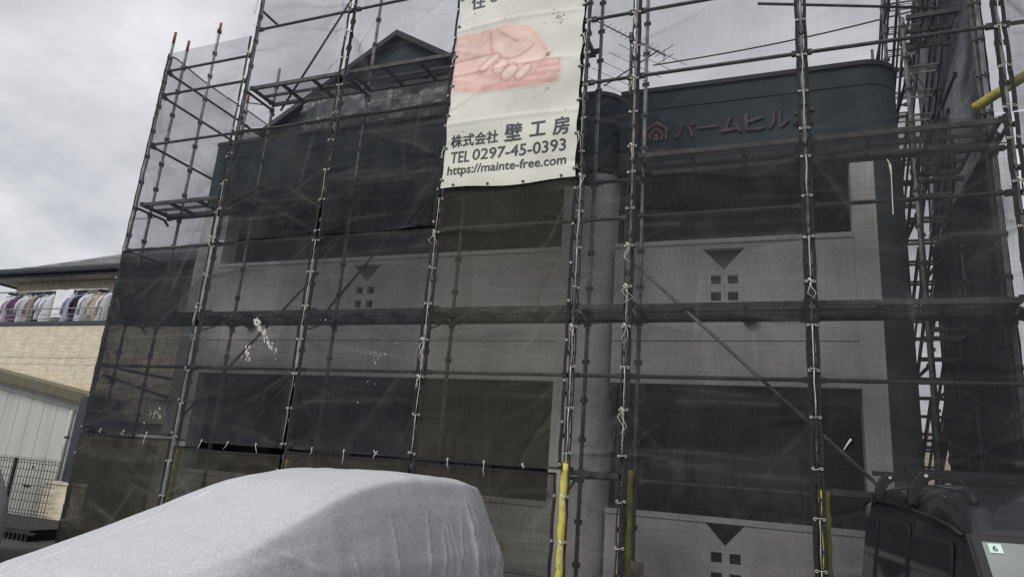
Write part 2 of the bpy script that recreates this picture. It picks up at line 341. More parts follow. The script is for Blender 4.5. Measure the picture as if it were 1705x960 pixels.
# ================================================================ APARTMENT BUILDING
B = thing('apartment_building', (5.5, 1.2, 0), 'two-storey apartment block with navy parapet, pale balcony walls and a gable, behind black netting', 'building')
YF = 1.2
def arc(cx, cy, r, a0, a1, n=10): return [(cx+r*math.cos(rad(a0+(a1-a0)*i/n)), cy+r*math.sin(rad(a0+(a1-a0)*i/n))) for i in range(n+1)]
def skin(path, t, z0, z1):
    """vertical wall following a plan path, thickened inwards (to the left of travel)"""
    P = [Vector((x, y)) for x, y in path]; inner = []
    for i, p in enumerate(P):
        d = (P[min(i+1, len(P)-1)]-P[max(i-1, 0)]).normalized(); inner.append(p + Vector((-d.y, d.x))*t)
    return MB().slab([tuple(p) for p in P] + [tuple(p) for p in reversed(inner)], z0, z1)
def holed_wall(x0, x1, z0, z1, holes, y0, th):
    cu = bpy.data.curves.new('h', 'CURVE'); cu.dimensions = '2D'; cu.fill_mode = 'BOTH'; cu.extrude = th/2
    for poly in [[(x0, z0), (x1, z0), (x1, z1), (x0, z1)]] + holes:
        sp = cu.splines.new('POLY'); sp.points.add(len(poly)-1); sp.use_cyclic_u = True
        for p, (x, z) in zip(sp.points, poly): p.co = (x, z, 0, 1)
    o = bpy.data.objects.new('h', cu); COL.objects.link(o); dg = bpy.context.evaluated_depsgraph_get()
    me = bpy.data.meshes.new_from_object(o.evaluated_get(dg)); mb = MB()
    mb.add([(v.co.x, y0+th/2-v.co.z, v.co.y) for v in me.vertices], [tuple(p.vertices) for p in me.polygons])
    bpy.data.objects.remove(o); bpy.data.curves.remove(cu); bpy.data.meshes.remove(me)
    b = bmesh.new(); m2 = bpy.data.meshes.new('x'); m2.from_pydata(mb.v, [], mb.f); b.from_mesh(m2)
    bmesh.ops.remove_doubles(b, verts=b.verts, dist=1e-5); b.to_mesh(m2); b.free()
    r = MB(); r.add([tuple(v.co) for v in m2.vertices], [tuple(p.vertices) for p in m2.polygons]); bpy.data.meshes.remove(m2)
    return r
def deco(cx, z, s=1.0):
    tri = [(cx-.25*s, z+.27), (cx, z), (cx+.25*s, z+.27)]
    sq = [[(cx+a-.06, z-.13+b-.055), (cx+a+.06, z-.13+b-.055), (cx+a+.06, z-.13+b+.055), (cx+a-.06, z-.13+b+.055)] for a in (-.095, .105) for b in (0, -.21)]
    return [tri]+sq
# storey parapets (white), with triangle and square openings let through to a dark backing
for (x0, x1, ci) in ((.72, 6.72, 3.66), (7.46, 10.28, 8.83)):
    for z0, z1, zt in ((0.05, 1.29, 1.0), (2.78, 4.60, 4.20)):
        zj = 3.30 if z0 > 1 else 0.42
        holes = deco(ci, zt)
        holed_wall(x0+.003, x1-.003, zj+.012, z1-.06, holes, YF+.004, .09).build('parapet_wall', M['white'], B)
        MB().box((x0+.003, YF+.004, z0), (x1-.003, YF+.094, zj)).build('parapet_wall', M['white'], B)
        MB().box((x0+.003, YF+.10, z0), (x1-.003, YF+.16, z1-.07)).build('parapet_backing', M['slot'] if z0 < 1 else M['inset'], B)
        MB().box((x0+.003, YF-.012, z1-.058), (x1-.003, YF+.20, z1)).build('parapet_cap', M['white'], B)
# piers
for x0, x1, z1 in ((.164, .72, 5.70), (6.72, 7.0, 5.65), (10.28, 10.53, 5.5)):
    MB().box((x0, YF, 0.0), (x1, YF+.30, z1)).build('pier', M['white'], B)
skin([(7.003, YF)] + arc(7.12, YF+.33, .33, -90, 0) + [(7.45, 3.0)], .12, 0, 5.64).build('round_pier', M['white'], B, smooth=False)
# navy corner and right wall
skin([(10.533, YF)] + arc(10.53, YF+.34, .34, -90, 0, 12)[1:] + [(10.87, 8.5)], .12, 0, 5.64).build('corner_wall', M['navy'], B)
# upper fascias in two courses with an open joint and a coping
def fascia(path, z0, zj, z1):
    skin(path, .14, z0, zj-.008).build('fascia_course', M['navy'], B)
    skin(path, .14, zj+.008, z1-.065).build('fascia_course', M['navy'], B)
    off = [(x, y) for x, y in path]
    P = [Vector(p) for p in off]; o2 = []
    for i, p in enumerate(P):
        d = (P[min(i+1, len(P)-1)]-P[max(i-1, 0)]).normalized(); o2.append(tuple(p - Vector((-d.y, d.x))*.03))
    skin(o2, .22, z1-.062, z1).build('coping', M['coping'], B)
fascia([(7.47, YF+.005)] + arc(10.46, YF+.415, .41, -90, 0, 12) + [(10.87, 8.5)], 5.65, 6.50, 6.83)
fascia([(.16, 8.5), (.16, YF)] + [(1.3, YF), (6.95, YF)] + arc(7.03, YF+.42, .42, -90, 0, 10) + [(7.45, 3.2)], 5.71, 6.55, 6.90)
MB().box((7.30, YF+.45, 5.66), (7.60, YF+.5, 6.70)).build('fascia_return', M['navy'], B)
MB().box((.162, YF+.32, 0), (.30, 8.5, 5.70)).build('side_wall', M['navy'], B)
MB().box((.17, 8.5, 0), (10.86, 8.62, 6.7)).build('back_wall', M['navy'], B)
MB().box((.32, YF+.15, 6.30), (10.7, 8.49, 6.42)).build('flat_roof', M['roofm'], B)
# balcony recess: floor, ceiling, back wall
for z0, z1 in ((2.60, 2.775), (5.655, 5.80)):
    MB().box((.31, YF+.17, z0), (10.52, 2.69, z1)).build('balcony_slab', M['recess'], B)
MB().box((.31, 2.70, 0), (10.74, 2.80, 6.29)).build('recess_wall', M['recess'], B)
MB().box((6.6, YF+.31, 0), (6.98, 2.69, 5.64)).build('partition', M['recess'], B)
for x in (1.1, 3.6, 7.95):
    for z in (0.2, 2.80):
        f = MB(); W_, H_ = 1.75, 1.95
        f.box((x, 2.64, z), (x+.06, 2.695, z+H_)); f.box((x+W_-.06, 2.64, z), (x+W_, 2.695, z+H_)); f.box((x+.06, 2.64, z), (x+W_-.06, 2.695, z+.06)); f.box((x+.06, 2.64, z+H_-.06), (x+W_-.06, 2.695, z+H_)); f.box((x+W_/2-.03, 2.64, z+.06), (x+W_/2+.03, 2.695, z+H_-.06))
        fo = f.build('window', M['alu'], B)
        for a in (x+.062, x+W_/2+.032):
            MB().box((a, 2.66, z+.063), (a+W_/2-.096, 2.675, z+H_-.063)).build('pane', M['pane'], fo)
# gable front over the left part
gx0, gx1, gz0, apx, apz = 1.195, 6.15, 6.905, 3.67, 8.40
gw = (3.05, 5.35, 7.02, 7.62)
holed_wall_gable = None
gm = bpy.data.curves.new('g', 'CURVE'); gm.dimensions = '2D'; gm.fill_mode = 'BOTH'; gm.extrude = .07
for poly in ([(gx0, gz0), (gx1, gz0), (apx, apz)], [(gw[0], gw[2]), (gw[1], gw[2]), (gw[1], gw[3]), (gw[0], gw[3])]):
    sp = gm.splines.new('POLY'); sp.points.add(len(poly)-1); sp.use_cyclic_u = True
    for p, (x, z) in zip(sp.points, poly): p.co = (x, z, 0, 1)
go = bpy.data.objects.new('g', gm); COL.objects.link(go); me = bpy.data.meshes.new_from_object(go.evaluated_get(bpy.context.evaluated_depsgraph_get()))
mb = MB(); mb.add([(v.co.x, YF+.10-v.co.z, v.co.y) for v in me.vertices], [tuple(p.vertices) for p in me.polygons]); bpy.data.objects.remove(go)
mb.build('gable_wall', M['navy'], B, fix=False)
wf = MB(); a, b, c, d = gw
wf.box((a, YF+.06, c), (a+.05, YF+.12, d)); wf.box((b-.05, YF+.06, c), (b, YF+.12, d)); wf.box((a+.05, YF+.06, c), (b-.05, YF+.12, c+.05)); wf.box((a+.05, YF+.06, d-.05), (b-.05, YF+.12, d)); wf.box((a+.05, YF+.065, (c+d)/2-.02), (b-.05, YF+.115, (c+d)/2+.02))
gwin = wf.build('gable_window', M['alu'], B)
for k in range(1, 4):
    x = a+(b-a)*k/4; MB().box((x-.035, YF+.03, c+.052), (x+.035, YF+.13, d-.052)).build('mullion', M['alu'], gwin)
for k in range(4):
    x = a+(b-a)*k/4; MB().box((x+.055, YF+.085, c+.055), (x+(b-a)/4-.055, YF+.09, d-.055)).build('pane', M['pane'], gwin)
for sgn, xe in ((-1, gx0-.06), (1, gx1+.06)):
    dirv = Vector((xe-apx, 0, gz0-.03-apz)); n = Vector((-dirv.z*(1 if sgn > 0 else -1), 0, abs(dirv.x))).normalized(); n = Vector((abs(dirv.z)*sgn, 0, abs(dirv.x))).normalized()
    P0, P1 = Vector((apx, 0, apz+.005)), Vector((xe, 0, gz0-.02))
    poly = [P0+n*.0, P1+n*.0, P1+n*.09, Vector((apx, 0, apz+.005+.09/n.z))]
    MB().prism([(q.x, q.z) for q in poly], YF-.10, 8.4).build('gable_roof', M['roofm'], B)
# round vents on the balcony fronts
for x in (9.12, 1.60):
    MB().tube((x, YF+.003, 3.58), (x, YF-.06, 3.58), .085, 16).build('vent_cap', M['slot'], B)
# drainpipe by the round pier
MB().tube((7.52, 1.26, 0), (7.52, 1.26, 5.64), .035, 10).build('drainpipe', M['alu'], B, smooth=True)
# sign letters on the parapet: house emblem and katakana name
SG = thing('building_sign', (8.8, YF, 6.15), 'maroon raised katakana name and house emblem on the navy parapet', 'sign')
def letters(body, x0, x1, z0, z1, y, parent, m, m2=None, shear=0.0):
    for k_, ch in enumerate(body):
        n_ = len(body); v, f = text_mesh(ch, 0.018, 0.5)
        a = x0+(x1-x0)*k_/n_; b_ = a+(x1-x0)/n_*.88
        mn, mxx = v.min(0), v.max(0); hx = (mxx[0]-mn[0]); hz = max(mxx[1]-mn[1], 1e-6)
        if ch == 'ー': zz0, zz1 = z0+.44*(z1-z0), z0+.58*(z1-z0)
        else: zz0, zz1 = z0, z1
        P = [(a+(q[0]-mn[0])/hx*(b_-a), y-(.022 if q[2] > 0 else -.002), zz0+(q[1]-mn[1])/hz*(zz1-zz0)) for q in v]
        o = MB().add(P, f).build('letter', m, parent)
        o.data.materials.append(m2)
        for p in o.data.polygons:
            if abs(p.normal.y) > .9: p.material_index = 1
letters('パームヒルズ', 8.22, 9.95, 6.03, 6.265, YF, SG, M['letter'], M['letter_face'])
em = MB()
for k_, (hw, zt) in enumerate(((.165, 6.315), (.105, 6.23))):
    cx = 7.965; t_ = .035; zb = 6.03 if k_ == 0 else 6.03
    em.prism([(cx-hw, zt-.12), (cx, zt), (cx+hw, zt-.12), (cx+hw, zt-.12-t_*1.2), (cx, zt-t_*1.2), (cx-hw, zt-.12-t_*1.2)], YF-.022, YF+.002)
    for s_ in (-1, 1): em.box((cx+s_*(hw-.03)-.016, YF-.0215, zb), (cx+s_*(hw-.03)+.016, YF+.002, zt-.12-t_*.4))
em.box((7.93, YF-.021, 6.03), (8.0, YF+.002, 6.13))
em.build('house_emblem', M['letter'], SG)

# wrinkled clear plastic hung over the gable window
def cloth_grid(nx, nz, fn): 
    vs = [fn(i/nx, j/nz) for j in range(nz+1) for i in range(nx+1)]
    fs = [(j*(nx+1)+i, j*(nx+1)+i+1, (j+1)*(nx+1)+i+1, (j+1)*(nx+1)+i) for j in range(nz) for i in range(nx)]
    return vs, fs
wr = smooth_noise((31, 91), (5, 40), RNG)*.02 + smooth_noise((31, 91), (3, 9), RNG)*.03
def pfn(s, t):
    j, i = int(round(t*30)), int(round(s*90)); x = 2.0+s*3.9
    top = min(7.55, apz-.55*abs(x-apx)-.12) + .04*math.sin(s*9)
    return (x, YF-.06+wr[j, i]*1.0, 6.86+(top-6.86)*t)
vs, fs = cloth_grid(90, 30, pfn)
tag(MB().add(vs, fs).build('plastic_sheet', M['plastic'], smooth=True), 'clear wrinkled plastic dust sheet covering the gable window', 'dust sheet')

# ================================================================ SCAFFOLD
XP = [0.0, 1.83, 3.66, 5.49, 7.31, 7.93, 9.76, 11.57, 13.40]
YO, YI = 0.0, 0.60
S = thing('scaffold', (5.5, .3, 0), 'steel pipe scaffold with grating platforms standing along the front of the apartment block', 'scaffold')
pk = MB(); pk.ring((0, 0, 0), (0, 0, 1), .030, .008, 10, 5)
for k in range(4):
    a = k*math.pi/2; pk.box((.036*math.cos(a)-.009, .036*math.sin(a)-.009, -.028), (.036*math.cos(a)+.009, .036*math.sin(a)+.009, .028))
PK, _ = pk.mesh('coupler', M['steel_dark'], (0, 0, 0))
def pole(x, y, ztop, parent=S, tip=True, zs=None, m='steel'):
    p = MB().tube((x, y, 0.0), (x, y, ztop-(.22 if tip else 0)), .0243, 12).build('pole', M[m], parent, smooth=True)
    if tip: MB().tube((x, y, ztop-.22), (x, y, ztop), .0235, 12).build('pole_tip', M['rust'], p, smooth=True)
    z = .23
    while z < min(ztop-.1, 9.2):
        place(PK, 'coupler', (x, y, z), p); z += .45
    MB().box((x-.07, y-.07, 0), (x+.07, y+.07, .012)).build('base_plate', M['steel_dark'], p)
    return p
for i, x in enumerate(XP):
    if i == 0: continue
    pole(x, YO, 10.2, tip=False)
    pole(x, YI, 7.75 if i == 1 else (9.6 if i in (2, 3) else (8.2 if i in (4, 5) else 7.4)), tip=False)
pole(XP[0], YO, 8.38); pole(-.02, .30, 8.42); pole(.27, .62, 8.95); pole(-.03, 1.83, 8.3); pole(-.03, 3.66, 8.3); pole(.6, 3.66, 8.3)
def ledger(p0, p1, name='ledger', r=.0215, m='steel_dark', parent=S):
    mb = MB().tube(p0, p1, r, 10)
    d = (Vector(p1)-Vector(p0)).normalized()
    for p, sg in ((Vector(p0), 1), (Vector(p1), -1)):
        mb.bar(p+d*sg*.0, p+d*sg*.075, .05, .052)
    return mb.build(name, M[m], parent)
e = .028
for i in range(8):
    x0, x1 = XP[i]+e, XP[i+1]-e
    zs = [2.68, 4.48, 6.28]
    if i == 0: zs += [7.18, 7.63]
    elif i in (1, 2): zs += [8.08, 8.98]
    elif i in (4, 5): zs += [7.18, 8.08]
    elif i == 3: zs += [7.18, 8.08]
    else: zs += [8.08]
    for z in zs: ledger((x0, YO, z), (x1, YO, z))
    for z in ((1.68, 3.48, 5.28) if i in (4, 5, 6) else (3.48, 5.28)):
        ledger((x0, YI, z-.06), (x1, YI, z-.06), 'inner_ledger')
# platforms (expanded metal gratings in a steel frame)
def plat_mesh(Lx):
    fr = MB(); W_ = .50
    for y in (0, W_): fr.box((0, y-.02, -.055), (Lx, y+.02, 0))
    fr.box((0, W_/2-.012, -.05), (Lx, W_/2+.012, -.008))
    n = max(1, int(round(Lx/.6)))
    for k in range(n+1):
        x = .02+(Lx-.04)*k/n; fr.box((x-.02, .021, -.052), (x+.02, W_-.021, -.006))
    for x in (-.02, Lx+.02):
        for y in (.03, W_-.03): fr.box((x-.035, y-.02, -.03), (x+.035, y+.02, .03))
    g_ = MB(); p = .05
    def strip(x0, y0, x1, y1):
        d = Vector((x1-x0, y1-y0, 0)).normalized(); q = Vector((-d.y, d.x, 0))*.0028
        a_, b_ = Vector((x0, y0, .004)), Vector((x1, y1, .004)); g_.add([a_-q, b_-q, b_+q, a_+q], [(0, 1, 2, 3)])
    k = -W_*2
    while k < Lx:
        for sg in (1, -1):
            ys = (0, W_) if sg > 0 else (W_, 0); xa, xb = k, k+W_*2; ya, yb = ys
            if xa < 0: ya = ya+(yb-ya)*(-xa)/(xb-xa); xa = 0
            if xb > Lx: yb = ya+(yb-ya)*(Lx-xa)/(xb-xa); xb = Lx
            if xb-xa > .01: strip(xa, ya, xb, yb)
        k += p
    return fr.mesh('platform', M['steel_dark'], (0, 0, 0))[0], g_.mesh('grating', M['steel_dark'], (0, 0, 0), fix=False)[0]
PM = {}
def platform(x0, x1, z, y0=.05, parent=S):
    Lx = round(x1-x0-.10, 2)
    if Lx not in PM: PM[Lx] = plat_mesh(Lx)
    a_, b_ = PM[Lx]; pf = place(a_, 'platform', (x0+.05, y0, z), parent); place(b_, 'grating', (x0+.05, y0, z), pf)
for i in range(8):
    lv = {0: (3.48, 5.28), 1: (3.48, 5.28, 7.08), 2: (3.48, 5.28, 7.08), 3: (3.48, 5.28, 7.08), 4: (1.68, 3.48), 5: (3.48, 5.28), 6: (1.68, 3.48, 5.28), 7: (3.48,)}[i]
    for z in lv: platform(XP[i], XP[i+1], z)
# transoms with triangular brackets
for i, x in enumerate(XP):
    for z in (1.68, 3.48, 5.28) + ((7.08,) if i in (1, 2, 3) else ()) + ((8.53,) if i == 1 else ()):
        t_ = MB().tube((x, YO+e, z-.085), (x, YI-e if z < 8 else .42, z-.085), .021, 10)
        
        if z < 8: t_.bar((x, YO+.05, z-.26), (x, .40, z-.10), .03, .012); t_.bar((x, YI-.03, z-.09), (x, YI+.06, z-.16), .03, .03)
        t_.build('transom', M['steel_dark'], S)
# diagonal braces
for p0, p1 in (((7.97, .07, 3.95), (10.6, .07, 1.42)), ((3.03, .66, 8.9), (1.95, .66, 7.0)), ((4.98, .66, 5.49), (3.28, .66, 3.42)), ((3.2, .66, 4.2), (1.10, .66, 2.02)), ((9.3, .66, 7.5), (11.4, 1.5, 7.62))):
    MB().tube(p0, p1, .018, 10).build('brace', M['steel_dark'] if p0[1] > .1 else M['steel'], S, smooth=True)
# left return: rails running back along the end of the building
for z in (2.68, 4.48, 6.28, 7.18, 7.63):
    ledger((-.01, .05, z), (-.01, 1.80, z), 'side_ledger'); ledger((-.02, 1.86, z), (-.02, 3.63, z), 'side_ledger')
# corner brace tubes seen at the left end
MB().tube((.03, .08, 2.55), (.03, 1.75, 2.30), .02, 10).build('brace', M['steel_dark'], S, smooth=True)

# stair tower beyond the right corner
T = thing('stair_tower', (11.2, 3.0, 0), 'scaffold stair tower with zigzag flights behind the right corner of the building', 'stair tower')
for x, y, zt in ((11.0, 1.5, 7.55), (11.52, .62, 9.6), (11.52, 2.4, 9.2), (11.0, 4.4, 9.0), (11.52, 4.4, 9.0), (11.0, 2.95, 9.0)):
    pole(x, y, zt, T, tip=False, m='steel' if (x, y) == (11.0, 1.5) else 'steel_dark')
tr, _ = MB().box((-.21, -.09, -.004), (.21, -.075, .02)).box((-.21, .075, -.004), (.21, .09, .02)).box((-.21, -.0745, .004), (-.19, .0745, .012)).box((.19, -.0745, .004), (.21, .0745, .012)).box((-.18, -.03, .003), (.18, -.024, .013)).box((-.18, .024, .003), (.18, .03, .013)).mesh('tread', M['steel'], (0, 0, 0))
LG = plat_mesh(1.2)
for k in range(5):
    z0 = .1+1.8*k; ya, yb = 4.3, 1.75
    for x in (11.02, 11.46):
        MB().bar((x, ya, z0), (x, yb, z0+1.8), .025, .075, (0, 0, 1)).build('stringer', M['steel_dark'], T)
        MB().bar((x, ya, z0+.85), (x, yb, z0+2.65), .034, .034, (0, 0, 1)).build('handrail', M['steel_dark'], T)
        MB().bar((x, ya, z0+.45), (x, yb, z0+2.25), .024, .024, (0, 0, 1)).build('mid_rail', M['steel_dark'], T)
        for q in (0.02, .5, .98): MB().tube((x, ya+(yb-ya)*q, z0+1.8*q), (x, ya+(yb-ya)*q, z0+1.8*q+.85), .014, 8).build('baluster', M['steel_dark'], T)
    for q in range(1, 9): place(tr, 'tread', (11.24, ya+(yb-ya)*q/9, z0+1.8*q/9), T)
    # expanded-metal guard on the outer stringer
    gm_ = MB(); n_ = 46
    for j in range(n_):
        q = j/n_
        for sg in (0, 1):
            y_a = ya+(yb-ya)*q; y_b = ya+(yb-ya)*min(1, q+.06)
            za = z0+1.8*q+(.04 if sg else .46); zb = z0+1.8*min(1, q+.06)+(.46 if sg else .04)
            gm_.bar((11.48, y_a, za), (11.48, y_b, zb), .006, .008)
    tag(gm_.build('guard_mesh', M['steel_dark'], T), kind='stuff')
    lp = place(LG[0], 'landing', (11.0, 1.1, z0+1.8), T); place(LG[1], 'grating', (11.0, 1.1, z0+1.8), lp); lp.scale = (.42, 1.2, 1)
    for x in (11.0, 11.52):
        ledger((x, 1.55, z0+1.2), (x, 4.37, z0+1.2), 'ledger', parent=T)
    ledger((11.03, 4.4, z0+.6), (11.49, 4.4, z0+.6), 'ledger', parent=T); ledger((11.03, 2.95, z0+.4), (11.49, 2.95, z0+.4), 'ledger', parent=T); ledger((11.03, 1.5, z0+1.6), (11.49, 1.5, z0+1.6), 'ledger', parent=T)

# ================================================================ MESH SHEETS
EY, _ = MB().ring((0, 0, 0), (0, 1, 0), .0115, .0042, 10, 5).mesh('eyelet', M['eyelet'], (0, 0, 0), smooth=True)
def net(label, org, ux, wdt, z0, z1, m, seed, sag=0.0, ties=True, group='black mesh sheets laced to the scaffold', nrm=(0, -1, 0), hem_bottom=False, hem_top=False, cordside='L', amp=1.0, knots=True, slant=0.0, band=True, dust_sheen_k=1.0, densk=1.0):
    rng = np.random.default_rng(seed); org = Vector(org); ux = Vector(ux); nn = Vector(nrm); H = z1-z0
    R_ = thing('mesh_sheet', org+ux*wdt/2+Vector((0, 0, z0)), label, 'mesh sheet', group)
    nx = max(12, int(wdt/.020)); nz = max(12, int(H/.026))
    s = np.linspace(0, wdt, nx+1)[None, :]; t = np.linspace(0, H, nz+1)[:, None]
    D = smooth_noise((nz+1, nx+1), (max(2, int(H/1.0)), max(2, int(wdt/.8))), rng)*.022 + smooth_noise((nz+1, nx+1), (max(3, int(H/.3)), max(3, int(wdt/.45))), rng)*.006
    DUST_SHEEN = np.zeros_like(D); DE = smooth_noise((nz+1, nx+1), (max(2, int(H/.9)), max(2, int(wdt/.5))), rng)*.035
    # pull folds fanning out of the eyelets
    nr = int(5+H*6.5)
    for k in range(nr):
        side = rng.integers(0, 2); tz = rng.integers(0, max(1, int(H/.45))+1)*.45+.05
        sx = 0 if side == 0 else wdt; ang = rng.normal(0, .8)-.15
        ln = rng.uniform(.4, 1.4); dxx = (1 if side == 0 else -1)*math.cos(ang); dzz = math.sin(ang)
        al = (s-sx)*dxx+(t-tz)*dzz; pe = -(s-sx)*dzz+(t-tz)*dxx
        wd = .014+.045*np.clip(al/ln, 0, 1.5); sgk = rng.choice([-1, 1]); prof = np.where(pe*sgk > 0, np.exp(-np.abs(pe)/wd*1.2), np.exp(-np.abs(pe)/(wd*.28)))
        D += rng.choice([-1, 1])*rng.uniform(.010, .034)*prof*np.clip(1-al/ln, 0, 1)*(al > 0)*np.clip(al/.08, 0, 1)
        if rng.random() < .5: DUST_SHEEN += rng.uniform(.05, .24)*prof*np.clip(1-al/(ln*1.2), 0, 1)**.7*(al > 0)*(.6+.4*smooth_noise((nz+1, nx+1), (max(2, int(H/.25)), max(2, int(wdt/.25))), rng).clip(-1, 1))  # streaks along folds: sheen put into the cloth colour, with dust
    # broad creased facets hanging from the ties, fold sheen painted pale on one side
    for k in range(int(3+H*2.6)):
        side = rng.integers(0, 2); tz = rng.integers(0, max(1, int(H/.45))+1)*.45+.05; sx = 0 if side == 0 else wdt
        ang = rng.uniform(-1.35, .5); ln = rng.uniform(.5, 1.9); dxx = (1 if side == 0 else -1)*math.cos(ang); dzz = math.sin(ang)
        al = (s-sx)*dxx+(t-tz)*dzz; pe = -(s-sx)*dzz+(t-tz)*dxx + .02*np.sin(al*7+k); q = np.clip(al/ln, 0, 1.2)
        wb = .014+rng.uniform(.07, .26)*q; sgk = rng.choice([-1, 1]); f = np.where(pe*sgk > 0, np.exp(-np.abs(pe)/wb), np.exp(-np.abs(pe)/(wb*.05+.004)))*np.clip(1-q, 0, 1)**.8*(al > 0)*np.clip(al/.05, 0, 1)
        D += rng.choice([-1, 1])*rng.uniform(.01, .035)*f; DUST_SHEEN += rng.uniform(-.08, .17)*f*np.clip(1.25-q, 0, 1); DE = DE + rng.uniform(-.05, .42)*f
    for k in range(int(1+sag*5)):
        c_ = rng.uniform(.15, .9)*H; D += sag*rng.uniform(.5, 1.2)*(lambda q: np.where(q > 0, np.exp(-q/.05), np.exp(q/.16)))(t-c_-sag*1.6*((2*s/wdt-1)**2)+rng.normal(0, .12)*(s/wdt))
    for k in range(int(H/.55)+1):      # packing creases, worn pale
        c_ = rng.uniform(.05, H-.05); tilt = rng.normal(0, .02); x0_ = rng.uniform(-.3, .6)*wdt; x1_ = x0_+rng.uniform(.5, 1.2)*wdt
        DUST_SHEEN += rng.uniform(.05, .20)*np.exp(-np.abs(t-c_-tilt*s-.015*np.sin(s*3+k))/.014)*((s > x0_) & (s < x1_))
    for k in range(3):      # thin scuffs
        xs_, zs_2, an = rng.uniform(.1, .9)*wdt, rng.uniform(.1, .9)*H, rng.uniform(-1.6, 1.6); pe = -(s-xs_)*math.sin(an)+(t-zs_2)*math.cos(an); al = (s-xs_)*math.cos(an)+(t-zs_2)*math.sin(an)
        DUST_SHEEN += rng.uniform(.10, .3)*np.exp(-np.abs(pe)/.014)*np.exp(-(al/rng.uniform(.15, .5))**4)
    env = np.minimum(np.clip(s/.10, 0, 1), np.clip((wdt-s)/.10, 0, 1)); D = D*amp*(.15+.85*env)
    bow = .012*np.abs(np.sin(math.pi*(t/.45)))*np.exp(-np.minimum(s, wdt-s)/.08)*np.sign(wdt/2-s)
    S_ = s+0*t+bow; T_ = t+0*s + (-.05*sag*4)*(t/H)*np.sin(math.pi*s/wdt) + slant*(s/wdt-.5)*(1-t/H)
    P = np.array(org)[None, None, :] + S_[..., None]*np.array(ux) + T_[..., None]*np.array((0, 0, 1)) + D[..., None]*np.array(nn)
    P[..., 2] += z0
    idx = lambda j, i: j*(nx+1)+i
    MB().add(P.reshape(-1, 3).tolist(), [(idx(j, i), idx(j, i+1), idx(j+1, i+1), idx(j+1, i)) for j in range(nz) for i in range(nx)]).build('cloth', m, R_, smooth=True, fix=False)
    cme = [c for c in R_.children if c.name.startswith('cloth')][0].data
    cme.attributes.new('dust', 'FLOAT', 'POINT').data.foreach_set('value', (DUST_SHEEN*dust_sheen_k*2.0).clip(0, .9).astype(np.float32).ravel())  # paler colour along folds: painted sheen and sky light, plus creases and scuffs
    cme.attributes.new('dens', 'FLOAT', 'POINT').data.foreach_set('value', (DE*densk).clip(-.1, .45).astype(np.float32).ravel())
    def pt(sv, tv, off=.006):
        i = min(nx, max(0, int(round(sv/wdt*nx)))); j = min(nz, max(0, int(round(tv/H*nz))))
        return Vector(P[j, i]) + nn*off
    # doubled hems
    def strip(path_in):
        mb_ = MB(); vs_ = []; fs_ = []
        for a_, b_ in path_in: vs_ += [a_, b_]
        for k in range(len(path_in)-1): fs_.append((2*k, 2*k+1, 2*k+3, 2*k+2))
        n_ = len(vs_); back = [v - nn*.0035 for v in vs_]
        return mb_.add(vs_, fs_).add(back, [tuple(reversed(f)) for f in fs_])
    bw = 2 if nx > 30 else 1
    if band:
        for i0, i1 in ((0, bw), (nx-bw, nx)):
            strip([(Vector(P[j, i0])+nn*.004, Vector(P[j, i1])+nn*.004) for j in range(nz+1)]).build('hem', M['band'], R_, fix=False)
        for on, j0, j1 in ((hem_bottom, 0, 1), (hem_top, nz-1, nz)):
            if on: strip([(Vector(P[j0, i])+nn*.004, Vector(P[j1, i])+nn*.004) for i in range(bw, nx-bw+1)]).build('hem', M['band'], R_, fix=False)
    # eyelets and lacing
    k = 0; zt = .04
    ct = MB(); rot = None if abs(nn.y) > .5 else (0, 0, math.pi/2)
    while zt < H:
        for sv in (.022, wdt-.022):
            if ties: place(EY, 'eyelet', pt(sv, zt, .012), R_, rot)
        if ties and cordside:
            a_ = pt(.022, zt, .018); g_ = ux*.072
            zz = rng.normal(0, .012)
            ct.path([a_+Vector((0, 0, .01)), a_-ux*.036+nn*.012+Vector((0, 0, zz*.5)), a_-g_+Vector((0, 0, zz))], .0032, 5)
            if rng.random() < .55 and zt+.45 < H:
                b_ = pt(.022, min(H, zt+.45), .018); lean = rng.normal(0, .004)
                ct.path([a_-ux*.036+nn*.010, a_-ux*(.036+lean)+(b_-a_)*.35+nn*.006, b_-ux*(.036-lean)-(b_-a_)*.25+nn*.006, b_-ux*.036+nn*.010], rng.uniform(.0026, .0048), 5)
            if knots and rng.random() < .22:
                q = a_-ux*.036+nn*.02; l_ = rng.uniform(.1, .3)
                for _k in range(2):
                    ct.path([q, q+Vector((rng.normal(0, .02), -.02, -l_*.3)), q+Vector((rng.normal(0, .03), -.025, -l_*.7)), q+Vector((rng.normal(0, .03), -.02, -l_))], .0034, 5)
                ct.path([q+Vector((-.02, -.01, .02)), q+Vector((.0, -.02, .0)), q+Vector((.015, -.012, -.03))], .010, 6)
        zt += .45
    if ct.v: tag(ct.build('lacing_cord', M['cord'], R_, smooth=True), kind='stuff')
    if hem_bottom and ties:
        n_ = 4; hb = MB()
        for q in range(1, n_):
            a_ = pt(wdt*q/n_, .03, .012); place(EY, 'eyelet', a_, R_, rot)
            l_ = rng.uniform(.03, .2)
            hb.path([a_, a_+nn*.015+Vector((.01, 0, -.02)), a_+nn*.02+Vector((rng.normal(0, .02), 0, -l_*.6)), a_+nn*.02+Vector((rng.normal(0, .03), 0, -l_))], .004, 5)
            if rng.random() < .35:
                hb.path([a_+Vector((-.04, 0, .03)), a_+nn*.02, a_+Vector((.04, 0, -.02))], .005, 5); hb.path([a_+Vector((.025, 0, .025)), a_+nn*.024, a_+Vector((-.03, 0, -.04))], .0045, 5)
        tag(hb.build('tie_cord', M['cord'], R_, smooth=True), kind='stuff')
    return R_, pt
